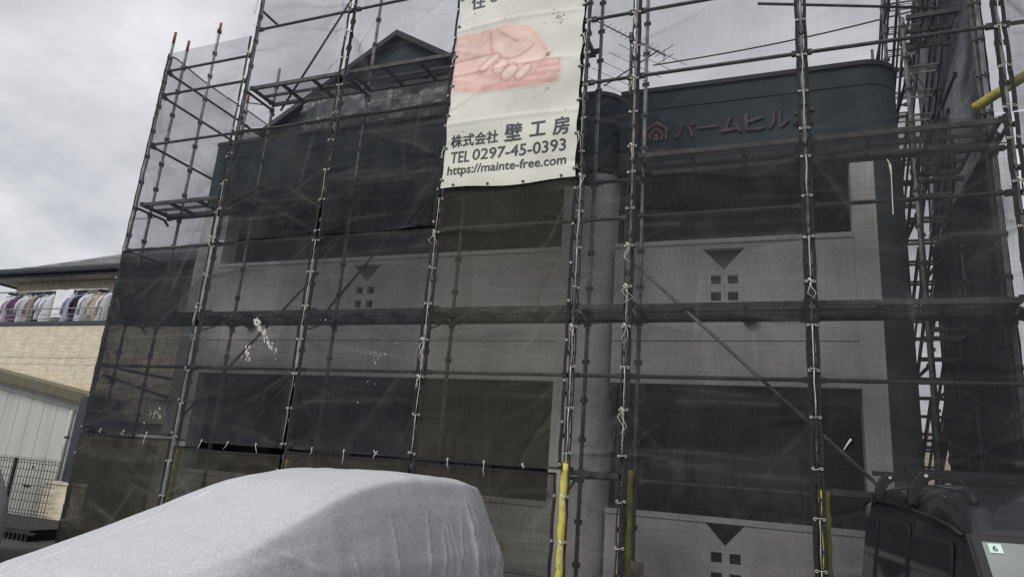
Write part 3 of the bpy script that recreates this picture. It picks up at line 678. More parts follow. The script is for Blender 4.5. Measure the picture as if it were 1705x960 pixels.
ORD = ['first', 'second', 'third', 'fourth', 'fifth', 'sixth', 'seventh', 'eighth', 'ninth']
YN = -.062
def front(i, z0, z1, m, seed, desc, l=.015, r=.015, **kw):
    x0, x1 = XP[i]+l, XP[i+1]-r
    return net(f'{desc}, {ORD[i]} scaffold bay from the left', (x0, YN, 0), (1, 0, 0), x1-x0, z0, z1, M[m], seed, **kw)
n0a = front(0, .02, 1.70, 'net_low', 11, 'brown dusty low mesh sheet hanging in slack folds', sag=.05, hem_top=True, cordside=None)
n0b = front(0, 1.73, 4.46, 'net_double', 12, 'dark middle mesh sheet at the left end', hem_bottom=True, cordside=None)
n0c = front(0, 4.46, 7.93, 'net_thin', 13, 'thin see-through top mesh sheet at the left end', densk=.5, cordside=None)
n1a = front(1, .02, 1.60, 'net_low', 21, 'dusty low mesh sheet behind the covered car', sag=.03, hem_top=True)
n1b = front(1, 1.68, 4.50, 'net_dense', 22, 'dense black mesh sheet with a white paint splash', hem_bottom=True, l=.018)
n1d = front(1, 4.505, 6.27, 'net_double', 24, 'very dark doubled mesh sheet under the thin top sheet', hem_top=True, l=.018)
n1c = front(1, 6.28, 10.1, 'net_thin', 23, 'thin top mesh sheet open to the sky', amp=1.3, densk=.45)
n2a = front(2, .02, 1.655, 'net_low', 31, 'dusty low mesh sheet behind the car roof', sag=.03, hem_top=True)
n2b = front(2, 1.68, 4.50, 'net_dense', 32, 'dense black mesh sheet with small white paint specks', hem_bottom=True)
n2d = front(2, 4.505, 6.27, 'net_double', 34, 'very dark doubled mesh sheet left of the banner', hem_top=True)
n2c = front(2, 6.28, 10.1, 'net_thin', 33, 'thin top mesh sheet in front of the gable', amp=1.3, densk=.45)
n3a = front(3, .02, 1.64, 'net_low', 41, 'black low mesh sheet to the right of the car', sag=.03, hem_top=True, r=.06)
n3b = front(3, 1.67, 5.10, 'net_olive', 42, 'olive tinted mesh sheet below the banner', hem_bottom=True)
n3c = front(3, 5.10, 10.1, 'net_dense', 43, 'black mesh sheet hidden behind the cream banner', knots=False, amp=.12)
n4a = front(4, .02, 5.27, 'net_narrow', 51, 'narrow black mesh sheet reaching the ground', l=.045)
n4b = front(4, 5.28, 10.1, 'net_thin', 52, 'narrow top mesh sheet right of the banner', densk=.5)
n5a = front(5, .02, 5.27, 'net_mid', 61, 'black mesh sheet with a diagonal brace behind it', amp=1.15)
n5b = front(5, 5.28, 10.1, 'net_thin', 62, 'top mesh sheet over the maroon sign', densk=.5)
n6a = front(6, .02, 5.27, 'net_mid', 71, 'black mesh sheet behind the black van', amp=1.15)
n6b = front(6, 5.28, 10.1, 'net_thin', 72, 'top mesh sheet with the parapet corner behind it', densk=.5)
n7a = front(7, .02, 5.27, 'net_mid', 81, 'lower mesh sheet at the right edge')
n7b = front(7, 5.28, 10.1, 'net_mid', 82, 'upper mesh sheet at the right edge')
for k, (y0, y1) in enumerate(((.04, 1.80), (1.86, 3.62))):
    net(f'dark lower mesh sheet on the left end of the scaffold, {["nearest", "second from"][k]} the front', (-.07, y0, 0), (0, 1, 0), y1-y0, .02, 4.47, M['net_dense'], 91+k, nrm=(-1, 0, 0), ties=False, group='side mesh sheets')
    net(f'thin upper mesh sheet on the left end of the scaffold, {["nearest", "second from"][k]} the front', (-.07, y0, 0), (0, 1, 0), y1-y0, 4.48, 7.98, M['net_thin'], 95+k, nrm=(-1, 0, 0), ties=False, group='side mesh sheets', hem_top=True, band=True)
for k, (z0, z1, m, d) in enumerate(((.02, 5.35, 'net_side', 'dark doubled lower side mesh sheet'), (5.36, 9.6, 'net_dense', 'grey upper side mesh sheet'))):
    net(f'{d} on the right return beside the stair tower', (11.62, .63, 0), (0, 1, 0), 3.75, z0, z1, M[m], 101+k, nrm=(1, 0, 0), ties=False, group='side mesh sheets', amp=1.8, dust_sheen_k=.12)

# dried paint on the sheets, as thin flakes
def splash(parent, pts_sizes, seed):
    rng = np.random.default_rng(seed); mb_ = MB()
    for (c_, r_) in pts_sizes:
        n_ = 12; ph = rng.uniform(.25, 1.25, n_); ea = rng.normal(-.8, .35); ex = rng.uniform(1.0, 2.2)
        ring = []
        for k in range(n_):
            a1, b1 = math.cos(2*math.pi*k/n_)*r_*ph[k]*ex*.75, math.sin(2*math.pi*k/n_)*r_*ph[k]*.6
            ring.append(c_ + Vector((a1*math.cos(ea)-b1*math.sin(ea), 0, a1*math.sin(ea)+b1*math.cos(ea))))
        mb_.add(ring + [p+Vector((0, .003, 0)) for p in ring], [tuple(range(n_)), tuple(range(2*n_-1, n_-1, -1))] + [(k, (k+1)%n_, (k+1)%n_+n_, k+n_) for k in range(n_)])
    tag(mb_.build('paint_splash', M['paint'], parent), kind='stuff')
def at_net(nref, x0, x, z, zb): return nref[1](x-x0, z-zb, .008)
rg = np.random.default_rng(5)
L1 = []
for q in np.linspace(0, 1, 48):
    x = 2.865+.42*q+rg.normal(0, .018); z = 3.33-.44*q+rg.normal(0, .02); L1.append((at_net(n1b, 1.854, x, z, 1.68), rg.uniform(.012, .034)*(1.5-q*.9)))
for k in range(16): L1.append((at_net(n1b, 1.854, 2.82+rg.normal(0, .04), 2.86+rg.normal(0, .05), 1.68), rg.uniform(.012, .034)))
for k in range(14): L1.append((at_net(n1b, 1.854, rg.uniform(2.6, 3.4), rg.uniform(2.7, 3.6), 1.68), rg.uniform(.003, .011)))
splash(n1b[0], L1, 1)
L2 = [(at_net(n2b, 3.68, 4.95+rg.normal(0, .14), 2.86+rg.normal(0, .045), 1.68), rg.uniform(.003, .013)) for k in range(26)] + [(at_net(n2b, 3.68, rg.uniform(3.9, 5.4), rg.uniform(2.2, 3.4), 1.68), rg.uniform(.004, .014)) for k in range(9)]
splash(n2b[0], L2, 2)
L0 = [(at_net(n0b, .02, 1.45+rg.normal(0, .08), 2.02+rg.normal(0, .05), 1.73), rg.uniform(.005, .02)) for k in range(18)]
splash(n0b[0], L0, 3)
for nr, xx, zt, zb, z_b, x_0 in ((n6a, 10.52, 4.82, 4.30, .02, 9.78), ):
    dr = MB(); p0 = at_net(nr, x_0, xx, zt, z_b); p1 = at_net(nr, x_0, xx+.015, zb, z_b)
    dr.path([p0+Vector((-.02, 0, .06)), p0+Vector((.0, -.004, .0))], .006, 6); dr.path([p0, p0+Vector((.004, -.006, -.05)), p0+Vector((.006, -.004, -.12))], .013, 6, .006); dr.path([p0+Vector((.006, -.004, -.1)), (p0+p1)/2+Vector((.004, -.004, 0)), p1], .005, 6)
    tag(dr.build('paint_drip', M['paint'], nr[0]), kind='stuff')
d2 = MB(); q = at_net(n6a, 9.78, 10.02, 2.08, .02)
d2.path([q+Vector((.035, -.006, .05)), q+Vector((.0, -.01, .0)), q+Vector((-.03, -.006, -.05))], .012, 6, .004); d2.build('paint_drip', M['paint'], n6a[0])

# yellow foam pads on the outer poles
for i, (zt, lb) in {1: (1.58, 'yellow foam pole pad seen dimly through the brown mesh, left of the covered car'), 2: (1.55, 'yellow foam pole pad behind the roof of the covered car'), 4: (1.74, 'bright yellow foam pole pad in the gap between mesh sheets, right of the car'), 5: (1.72, 'yellow foam pole pad right of the narrow mesh sheet'), 6: (1.66, 'dim yellow foam pole pad left of the black van')}.items():
    x = XP[i]; mb_ = MB(); pts = []
    for k in range(19):
        z = .15+(zt-.15)*k/18; pts.append((x+(.010 if k % 3 == 0 else 0) + (.042 if i in (5, 6) else .0), .0 if i == 4 else .035, z))
    mb_.path(pts, 
        .055 if i != 4 else .050, 14)
    tag(mb_.build('pole_pad', M['yellow'], smooth=True), lb, 'pole pad', 'yellow foam pads round the scaffold poles')
mb_ = MB().path([(11.36, .24, 5.52), (11.8, .22, 5.80), (12.6, .18, 6.32)], .050, 14)
tag(mb_.build('pole_pad', M['yellow'], smooth=True), 'slanting bright yellow foam sleeve on a pipe at the upper right', 'pole pad')

# crumpled tan sheeting at the foot of the sheets
tn = smooth_noise((17, 25), (5, 7), RNG)
vs, fs = cloth_grid(24, 16, lambda s, t: (7.86+s*.52+.03*tn[int(t*16), int(s*24)], .10+.12*t+.05*tn[int(t*16), int(s*24)], .55+.34*t*(1-.75*s)+.04*tn[int(t*16), int(s*24)]))
tag(MB().add(vs, fs).build('tan_sheeting', M['tan'], smooth=True), 'crumpled tan sheeting low behind the mesh by a yellow pole pad', 'sheeting')

# ================================================================ BANNER
bx0, bx1, bz0, bz1 = 5.505, 7.275, 4.995, 8.6
BN = thing('banner', ((bx0+bx1)/2, -.10, bz0), 'cream cloth banner with a printed photo of hands and black Japanese lettering', 'banner')
_rb = np.random.default_rng(77); _ridges = []
for k in range(26):
    side = _rb.integers(0, 2); _ridges.append((side, bz0+.2+.45*_rb.integers(0, 8), _rb.normal(-.25, .6), _rb.uniform(.3, 1.0), _rb.choice([-1, 1])*_rb.uniform(.002, .007)))
def bd(x, z):
    x = np.asarray(x, float); z = np.asarray(z, float)
    d = .012*np.sin(x*3.1+z*1.7)+.008*np.sin(z*5.2-x*2.1+1)+.006*np.sin(z*9.0+1.3*np.sin(x*3))
    for side, tz, ang, ln, am in _ridges:
        sx = bx0 if side == 0 else bx1; dxx = (1 if side == 0 else -1)*math.cos(ang); dzz = math.sin(ang)
        al = (x-sx)*dxx+(z-tz)*dzz; pe = -(x-sx)*dzz+(z-tz)*dxx
        d = d + am*np.exp(-(pe/(.03+.05*np.clip(al/ln, 0, 1.5)))**2)*np.clip(1-al/ln, 0, 1)*(al > 0)
    for zc, a in ((7.30, .006), (6.62, .005), (5.88, .006)): d = d + a*np.exp(-((z-zc-.03*np.sin(x*2.2))/.028)**2)
    return -.105-d
def bxz(s, t):
    z = bz0+(bz1-bz0)*t; x = bx0+(bx1-bx0)*s
    z = z - .025*np.sin(math.pi*s)*(1-t)**4 + (.014*np.sin(s*9)*(1-t)**6)
    x = x + .016*np.sin(math.pi*(z-bz0)/.45*1.0)**2*(1-2*s)
    return x, z
nx, nz = 110, 220
ss, tt = np.meshgrid(np.linspace(0, 1, nx+1), np.linspace(0, 1, nz+1)); X_, Z_ = bxz(ss, tt); Y_ = bd(X_, Z_)
P = np.stack([X_, Y_, Z_], -1).reshape(-1, 3).tolist()
MB().add(P, [(j*(nx+1)+i, j*(nx+1)+i+1, (j+1)*(nx+1)+i+1, (j+1)*(nx+1)+i) for j in range(nz) for i in range(nx)]).build('banner_cloth', M['banner'], BN, smooth=True, fix=False)
# printed photo: an adult palm holding a baby's fist
ADULT = [(5.496,6.794),(5.51,6.39),(5.70,6.33),(5.932,6.309),(6.34,6.288),(6.679,6.273),(6.90,6.27),(6.99,6.30),(7.03,6.40),(7.03,6.50),(6.99,6.57),(6.90,6.63),(6.83,6.655),(6.712,6.63),(6.518,6.60),(6.235,6.58),(5.92,6.80)]
THUMB = [(5.502,7.208),(5.726,7.205),(5.997,7.24),(6.06,7.1),(6.05,6.90),(6.032,6.83),(5.793,6.823),(5.581,6.80),(5.50,6.765)]
CHILD = [(6.073,7.225),(6.15,7.245),(6.236,7.235),(6.40,7.20),(6.52,7.17),(6.625,7.08),(6.70,6.97),(6.78,6.84),(6.849,6.706),(6.80,6.65),(6.74,6.57),(6.66,6.46),(6.56,6.42),(6.48,6.45),(6.371,6.58),(6.125,6.783),(6.02,6.925),(5.985,7.119)]
def poly_sdf(px, pz, poly):
    d = np.full(px.shape, 1e9); ins = np.zeros(px.shape, bool); n_ = len(poly)
    for i in range(n_):
        x0, z0 = poly[i]; x1, z1 = poly[(i+1) % n_]; ex, ez = x1-x0, z1-z0
        t = np.clip(((px-x0)*ex+(pz-z0)*ez)/(ex*ex+ez*ez+1e-12), 0, 1); d = np.minimum(d, np.hypot(px-x0-t*ex, pz-z0-t*ez))
        c_ = ((z0 > pz) != (z1 > pz)); c_ &= px < (x1-x0)*(pz-z0)/(z1-z0+1e-12)+x0; ins ^= c_
    return np.where(ins, -d, d)
def cap_sdf(px, pz, pts, r):
    d = np.full(px.shape, 1e9)
    for (x0, z0), (x1, z1) in zip(pts[:-1], pts[1:]):
        ex, ez = x1-x0, z1-z0; t = np.clip(((px-x0)*ex+(pz-z0)*ez)/(ex*ex+ez*ez+1e-9), 0, 1); d = np.minimum(d, np.hypot(px-x0-t*ex, pz-z0-t*ez))
    return d-r
lin = lambda c: tuple(((v/255+.055)/1.055)**2.4 if v > 10 else v/3294 for v in c)
pnx, pnz = 230, 150
xs = np.linspace(bx0+.004, 7.06, pnx+1); zs = np.linspace(6.23, 7.27, pnz+1); PX, PZ = np.meshgrid(xs, zs)
jit = smooth_noise(PX.shape, (14, 20), RNG)*.008
base = np.array((.738, .728, .636)); C_ = np.ones(PX.shape+(3,))*base
def lay(sd_, col, edge, soft=.006, er=.06, hl=0.0):
    global C_
    a = np.clip(.5-(sd_+jit*.6)/(2*soft), 0, 1)[..., None]; k = np.exp(-np.maximum(-sd_, 0)/er)[..., None]
    gz, gx = np.gradient(sd_); gl = np.hypot(gx, gz)+1e-9; hh = np.exp(np.minimum(sd_, 0)/(er*1.3))
    sh = 1+.30*((gx/gl)*-.25+(gz/gl)*.9)*hh
    c_ = (np.array(lin(col))*(1-k)+np.array(lin(edge))*k + hl*(1-k))*sh[..., None]
    C_ = C_*(1-a)+c_*a
def line(pts, col, wd, st):
    global C_
    a = (np.exp(-(np.maximum(cap_sdf(PX, PZ, pts, 0)+jit*.3, 0)/wd)**2)*st)[..., None]; C_ = C_*(1-a)+np.array(lin(col))*a
lay(poly_sdf(PX, PZ, ADULT), (228, 184, 176), (218, 160, 152), .02, .03)
for pts in ([(5.95,6.36),(6.4,6.40),(6.75,6.42)], [(6.6,6.52),(6.98,6.50)], [(6.3,6.33),(6.7,6.33)]): line(pts, (205, 128, 118), .018, .6)
for pts in ([(6.85,6.58),(6.98,6.55)], [(6.72,6.45),(6.97,6.42)], [(5.6,6.55),(5.9,6.45)]): line(pts, (244, 196, 184), .03, .6)
for p0_, p1_, r_ in (((6.30, 6.335), (6.72, 6.315), .045), ((6.42, 6.405), (6.90, 6.375), .055), ((6.50, 6.50), (6.965, 6.475), .058), ((6.55, 6.59), (6.945, 6.57), .050)):
    sd_ = cap_sdf(PX, PZ, [p0_, p1_], r_); a = (np.exp(-(np.maximum(sd_, 0)/.022)**2)*.45*np.clip((PX-6.35)/.3, 0, 1))[..., None]; C_ = C_*(1-a)+np.array(lin((186, 118, 110)))*a
    keep = C_.copy(); lay(sd_, (234, 190, 182), (222, 162, 154), .012, .04); wq = np.clip((PX-6.40)/.25, 0, 1)[..., None]; C_ = keep*(1-wq)+C_*wq
lay(poly_sdf(PX, PZ, THUMB), (230, 194, 184), (210, 158, 148), .015, .04)
line([(5.52,6.81),(5.8,6.835),(6.03,6.86)], (168, 108, 96), .018, .7); line([(5.86,6.62),(5.94,6.55),(6.12,6.50),(6.2,6.46)], (170, 108, 96), .04, .5)
lay(poly_sdf(PX, PZ, CHILD), (234, 202, 192), (212, 160, 150), .010, .035)
line([(6.10,7.20),(6.20,7.11),(6.31,7.03),(6.40,6.98)], (196, 116, 104), .016, .75)
line([(6.02,6.92),(6.12,6.80),(6.22,6.765),(6.34,6.75),(6.45,6.765),(6.56,6.83),(6.62,6.88)], (190, 110, 98), .016, .8)
line([(6.12,6.95),(6.3,6.86),(6.48,6.88)], (246, 212, 198), .05, .6); line([(6.25,7.16),(6.45,7.08),(6.6,6.96)], (244, 208, 196), .05, .6)
line([(6.33,6.68),(6.50,6.62),(6.70,6.60)], (206, 136, 122), .02, .5)
line([(6.0,7.17),(6.02,7.0),(6.03,6.86)], (206, 134, 120), .014, .6)
for pts, r in (([(6.10,6.80),(5.94,6.665)], .058), ([(6.56,6.55),(6.46,6.455)], .062), ([(6.20,6.67),(6.155,6.615)], .082), ([(6.345,6.565),(6.29,6.505)], .085)):
    sd_ = cap_sdf(PX, PZ, pts, r); line(pts, (120, 62, 54), r+.022, .0)
    a = (np.exp(-(np.maximum(sd_, 0)/.016)**2)*.8)[..., None]; C_ = C_*(1-a)+np.array(lin((140, 80, 66)))*a
    lay(sd_, (240, 212, 202), (206, 150, 140), .009, .035)
lay(poly_sdf(PX, PZ, [(6.80,6.72),(6.86,6.735),(6.85,6.67),(6.81,6.66)]), (70, 66, 70), (60, 56, 60), .01)
rk = np.random.default_rng(12)
for k in range(46):
    x_, z_ = rk.uniform(5.55, 6.95), rk.uniform(6.32, 7.15); a_ = rk.normal(.0, .6); l_ = rk.uniform(.03, .10)
    i_, j_ = int((z_-6.23)/(7.27-6.23)*pnz), int((x_-(bx0+.004))/(7.06-bx0-.004)*pnx)
    if np.abs(C_[i_, j_]-base).max() < .06: continue
    line([(x_-l_*math.cos(a_), z_-l_*math.sin(a_)), (x_, z_+.006), (x_+l_*math.cos(a_), z_+l_*math.sin(a_))], (206, 150, 140) if k % 3 else (246, 222, 212), .007 if k % 3 else .016, .35)
C_ = np.where(np.abs(C_-base).max(-1, keepdims=True) > .02, C_*(1+.07*smooth_noise(PX.shape, (7, 10), RNG)+.04*smooth_noise(PX.shape, (22, 30), RNG))[..., None], C_)
C_ = np.where(np.abs(C_-base).max(-1, keepdims=True) > .02, C_*.84+np.array(lin((242, 216, 200)))*.16, C_)
fade = np.clip((PX-6.995)/.05, 0, 1)[..., None]; C_ = C_*(1-fade)+base*fade
fade = np.clip((6.30-PZ)/.05, 0, 1)[..., None]; C_ = C_*(1-fade)+base*fade
PY = bd(PX, PZ)-.0016
mbp = MB().add(np.stack([PX, PY, PZ], -1).reshape(-1, 3).tolist(), [(j*(pnx+1)+i, j*(pnx+1)+i+1, (j+1)*(pnx+1)+i+1, (j+1)*(pnx+1)+i) for j in range(pnz) for i in range(pnx) if np.abs(C_[j:j+2, i:i+2]-base).max() > .035])
po = mbp.build('printed_photo', M['photo'], BN, smooth=True, fix=False)
at_ = po.data.color_attributes.new('print', 'FLOAT_COLOR', 'POINT')
at_.data.foreach_set('color', np.concatenate([C_.reshape(-1, 3), np.ones((C_.shape[0]*C_.shape[1], 1))], 1).astype(np.float32).ravel())
def printed(body, x0, x1, z0, z1, bold, skew=0.0):
    v, f = text_mesh(body, 0, 0, 3)
    b = bmesh.new(); vv = [b.verts.new(tuple(q)) for q in v]
    for fc in f:
        try: b.faces.new([vv[i] for i in fc])
        except ValueError: pass
    bmesh.ops.triangulate(b, faces=b.faces)
    for _k in range(4):
        lng = [e for e in b.edges if e.calc_length() > .10]
        if lng: bmesh.ops.subdivide_edges(b, edges=lng, cuts=1)
    b.verts.ensure_lookup_table(); b.faces.ensure_lookup_table(); b.verts.index_update()
    v = np.array([tuple(q.co) for q in b.verts]); f = [tuple(q.index for q in fc.verts) for fc in b.faces]; b.free()
    mn, mxx = v.min(0), v.max(0)
    x = x0+(v[:, 0]-mn[0])/(mxx[0]-mn[0])*(x1-x0); z = z0+(v[:, 1]-mn[1])/(mxx[1]-mn[1])*(z1-z0)+skew*((x-x0)/(x1-x0))
    m_ = MB()
    for k, (ox, oz) in enumerate(((0, 0), (1, 0), (-1, 0), (0, 1), (0, -1))):
        xx, zz = x+ox*bold, z+oz*bold*.7; m_.add(np.stack([xx, bd(xx, zz)-.0035-.0003*k, zz], 1).tolist(), f)
    return m_.build('lettering', M['ink'], BN, fix=False)
printed('株式会社', 5.59, 6.23, 5.545, 5.715, .0045, .02)
for ch, a, b in (('壁', 6.325, 6.545), ('工', 6.66, 6.86), ('房', 6.965, 7.165)): printed(ch, a, b, 5.565 if ch != '工' else 5.59, 5.80 if ch != '工' else 5.78, .0075, .0)
printed('TEL', 5.605, 5.87, 5.33, 5.485, .0035); printed('0297-45-0393', 5.91, 7.135, 5.345, 5.50, .0035, .005)
printed('https://mainte-free.com', 5.585, 7.145, 5.125, 5.285, .0035, .012)
printed('住', 5.665, 5.87, 7.60, 7.83, .006); printed('ま', 5.95, 6.12, 7.655, 7.83, .006)
# grime specks and bottom eyelets
sp_ = MB(); rs = np.random.default_rng(3)
for k in range(32):
    x = rs.uniform(bx0+.1, bx1-.1); z = rs.uniform(bz0+.1, 7.9); r_ = rs.uniform(.003, .010)
    y = float(bd(x, z))-.003; n_ = 6; sp_.add([(x+r_*rs.uniform(.5, 1.4)*math.cos(q*math.pi/3), y, z+r_*rs.uniform(.5, 1.4)*math.sin(q*math.pi/3)) for q in range(n_)], [tuple(range(n_))])
for (xc, zc, nn_, sx_, sz_) in ((6.93, 7.22, 42, .10, .10), (6.85, 6.20, 10, .04, .05)):
    for k in range(nn_):
        x = xc+rs.normal(0, sx_*.5); z = zc+rs.normal(0, sz_*.6); r_ = rs.uniform(.003, .008); y = float(bd(x, z))-.003
        sp_.add([(x-r_, y, z-r_*.6), (x+r_*1.6, y, z-r_*.3), (x+r_, y, z+r_*.6), (x-r_*.6, y, z+r_*.5)], [(0, 1, 2, 3)])
tag(sp_.build('grime_specks', M['spot'], BN, fix=False), kind='stuff')
BE, _ = MB().ring((0, 0, 0), (0, 1, 0), .013, .006, 10, 5).mesh('eyelet', M['steel_dark'], (0, 0, 0), smooth=True)
for q in (.1, .37, .63, .9):
    x, z = bxz(q, .008); place(BE, 'eyelet', (float(x), float(bd(x, z))-.006, float(z)), BN)
lc = MB()
for k in range(7):
    z = 5.1+.45*k
    for s_, xx in ((0, bx0), (1, bx1)):
        x, zz = bxz(s_*.985+.008, (z-bz0)/(bz1-bz0)); y = float(bd(x, zz))-.006; place(BE, 'eyelet', (float(x), y, float(zz)), BN)
        dxs = -.05 if s_ == 0 else .06
        lc.path([(float(x), y-.006, z), (float(x)+dxs*.6, y, z+.012), (float(x)+dxs, -.02, z+.004)], .005, 5)
        if k % 3 == 1: lc.path([(float(x)+dxs*.5, y-.01, z), (float(x)+dxs*.9, y-.02, z-.07), (float(x)+dxs*.6, y-.015, z-.15)], .006, 5)
tag(lc.build('lacing_cord', M['cord'], BN, smooth=True), kind='stuff')

# ================================================================ ANTENNA AND CABLE
A = thing('tv_antenna', (6.9, 4.0, 6.42), 'roof television aerial with many thin rods beside the banner', 'antenna')
MB().tube((6.93, 4.0, 6.42), (6.93, 4.0, 9.75), .022, 10).build('mast', M['steel_dark'], A)
MB().path([(7.08, 4.0, 6.42), (7.1, 4.0, 8.3), (6.97, 4.0, 9.4)], .012, 8).build('feed_cable', M['blackwire'], A)
u = Vector((.59, .81, 0)); v_ = Vector((.81, -.59, 0)); c0 = Vector((6.93, 4.0, 9.70))
MB().tube(c0-u*1.0, c0+u*.9, .012, 8).build('boom', M['steel_dark'], A)
for k in range(13):
    p = c0+u*(-.95+.125*k); h_ = .10 if k < 9 else .16
    MB().tube(p-v_*h_, p+v_*h_, .0045, 6).build('element', M['steel_dark'], A)
for k, z in enumerate((.10, -.10)):
    MB().tube(c0+u*.85+Vector((0, 0, z))-v_*.25, c0+u*.85+Vector((0, 0, z))+v_*.25, .008, 6).build('reflector', M['steel_dark'], A)
MB().tube(c0+u*.85+Vector((0, 0, -.14)), c0+u*.85+Vector((0, 0, .14)), .008, 6).build('reflector_post', M['steel_dark'], A)
c1 = Vector((6.93, 4.0, 9.05)); MB().tube(c1-v_*.75, c1+v_*.75, .014, 8).build('boom', M['steel_dark'], A)
for k in range(6):
    p = c1+v_*(-.72+.29*k); MB().tube(p-u*(.55+.03*k), p+u*(.55+.03*k), .005, 6).build('element', M['steel_dark'], A)
MB().box((6.90, 3.93, 9.62), (6.97, 4.07, 9.80)).build('clamp_box', M['steel_dark'], A)
pts = [(7.55+k*(12.2-7.55)/12, 3.0, 8.39+.40*k/12-.10*math.sin(math.pi*k/12)) for k in range(13)]
tag(MB().path(pts, .013, 6).build('overhead_cable', M['cable'], smooth=True), 'thin brown cable running above the parapet', 'cable')

# ================================================================ COVERED CARS
def cover_shape(tbl, nu, nv, rng, wr=1.0):
    tbl = np.array(tbl, float); U = tbl[:, 0]
    us = np.concatenate([np.linspace(U[0], U[-1], nu)])
    def cr_(y):   # smooth interpolation along the length
        m_ = np.gradient(y, U); o_ = np.empty(len(us))
        for q, x in enumerate(us):
            i = min(max(np.searchsorted(U, x)-1, 0), len(U)-2); h = U[i+1]-U[i]; t = (x-U[i])/h
            o_[q] = (2*t**3-3*t**2+1)*y[i]+(t**3-2*t**2+t)*h*m_[i]+(-2*t**3+3*t**2)*y[i+1]+(t**3-t**2)*h*m_[i+1]
        return o_
    cols = [cr_(tbl[:, k]) for k in range(1, tbl.shape[1])]
    P = np.zeros((nu, nv, 3)); tv = np.linspace(0, 1, nv)
    for q in range(nu):
        bw_, hw, hz, rw, rz, cz = [c[q] for c in cols]
        ctrl = np.array([(-bw_-.02, .10), (-hw, .45), (-hw, hz), (-(hw+rw)/2+.005, (hz+rz)/2+.01), (-rw, rz), (-rw*.80, rz+(cz-rz)*.62), (-rw*.4, cz-.006), (0, cz), (rw*.4, cz-.006), (rw*.80, rz+(cz-rz)*.62), (rw, rz), ((hw+rw)/2+.005, (hz+rz)/2+.01), (hw, hz), (hw, .45), (bw_+.02, .10)])
        dl = np.concatenate([[0], np.cumsum(np.hypot(*np.diff(ctrl, axis=0).T))]); dl /= dl[-1]
        dense = np.linspace(0, 1, 240); pv = np.interp(dense, dl, ctrl[:, 0]); pz = np.interp(dense, dl, ctrl[:, 1])
        ker = np.hanning(7); ker /= ker.sum()
        pv2 = np.convolve(np.pad(pv, 3, mode='edge'), ker, 'valid'); pz2 = np.convolve(np.pad(pz, 3, mode='edge'), ker, 'valid')
        P[q, :, 0] = us[q]; P[q, :, 1] = np.interp(tv, dense, pv2); P[q, :, 2] = np.interp(tv, dense, pz2)
    w1 = smooth_noise((nu, nv), (5, 7), rng)*.005 + smooth_noise((nu, nv), (26, 5), rng)*.0028 + smooth_noise((nu, nv), (12, 50), rng)*.0018
    dn = np.cross(np.gradient(P, axis=0), np.gradient(P, axis=1)); dn /= np.linalg.norm(dn, axis=2, keepdims=True)+1e-9
    sgn = np.sign((dn[..., 2:3].mean())) or 1
    side = np.abs(tv-.5)*2; low = np.clip((side-.42)/.3, 0, 1)[None, :]
    folds = smooth_noise((nu, nv), (40, 2), rng)*.013*low
    # tight drape folds at the tail
    tail = np.clip((us-(U[-1]-.9))/.5, 0, 1)[:, None]
    folds += smooth_noise((nu, nv), (80, 2), rng)*.016*low*tail
    # sharp hanging pleats low on the flanks and round the tail
    uu = us[:, None]
    for k in range(40):
        u0 = U[-1]-.05-abs(rng.normal(0, .85)); sd_ = rng.choice([0, 1]); lo = rng.uniform(.34, .54); q = np.clip(((side-lo)/(.72-lo)), 0, 1)[None, :]*((tv < .5) if sd_ == 0 else (tv > .5))[None, :]
        folds = folds + rng.uniform(.012, .028)*np.exp(-np.abs(uu-u0-.10*rng.normal()*q)/.016)*q**.6
    for k in range(7):     # fan of drags by the front wing
        u0 = rng.uniform(.5, 1.4); q = np.clip((side-.36)/.3, 0, 1)[None, :]*(tv > .5)[None, :]
        folds = folds + rng.uniform(.002, .006)*np.exp(-np.abs(uu-u0-.9*(q-.5))/.05)*np.clip(q*3, 0, 1)*np.clip((1-q)*3, 0, 1)
    return P + dn*sgn*((w1+folds)*wr)[..., None], us, tv, P - dn*sgn*.035
def cover_mat(base):
    m = M[base]; t = m.node_tree; b = t.nodes['Principled BSDF']; o = [n for n in t.nodes if n.type == 'OUTPUT_MATERIAL'][0]
    tr = N(t, 'ShaderNodeBsdfTransparent'); mx_ = N(t, 'ShaderNodeMixShader')
    g = N(t, 'ShaderNodeNewGeometry'); n = N(t, 'ShaderNodeTexNoise'); n.inputs['Scale'].default_value = 75; n.inputs['Detail'].default_value = 5; t.links.new(g.outputs['Position'], n.inputs['Vector'])
    r = N(t, 'ShaderNodeMapRange'); r.inputs['From Min'].default_value = .3; r.inputs['From Max'].default_value = .7; r.inputs['To Min'].default_value = .66; r.inputs['To Max'].default_value = .96
    t.links.new(n.outputs['Fac'], r.inputs['Value']); t.links.new(r.outputs[0], mx_.inputs[0]); t.links.new(tr.outputs[0], mx_.inputs[1]); t.links.new(b.outputs[0], mx_.inputs[2]); t.links.new(mx_.outputs[0], o.inputs[0])
cover_mat('cover')
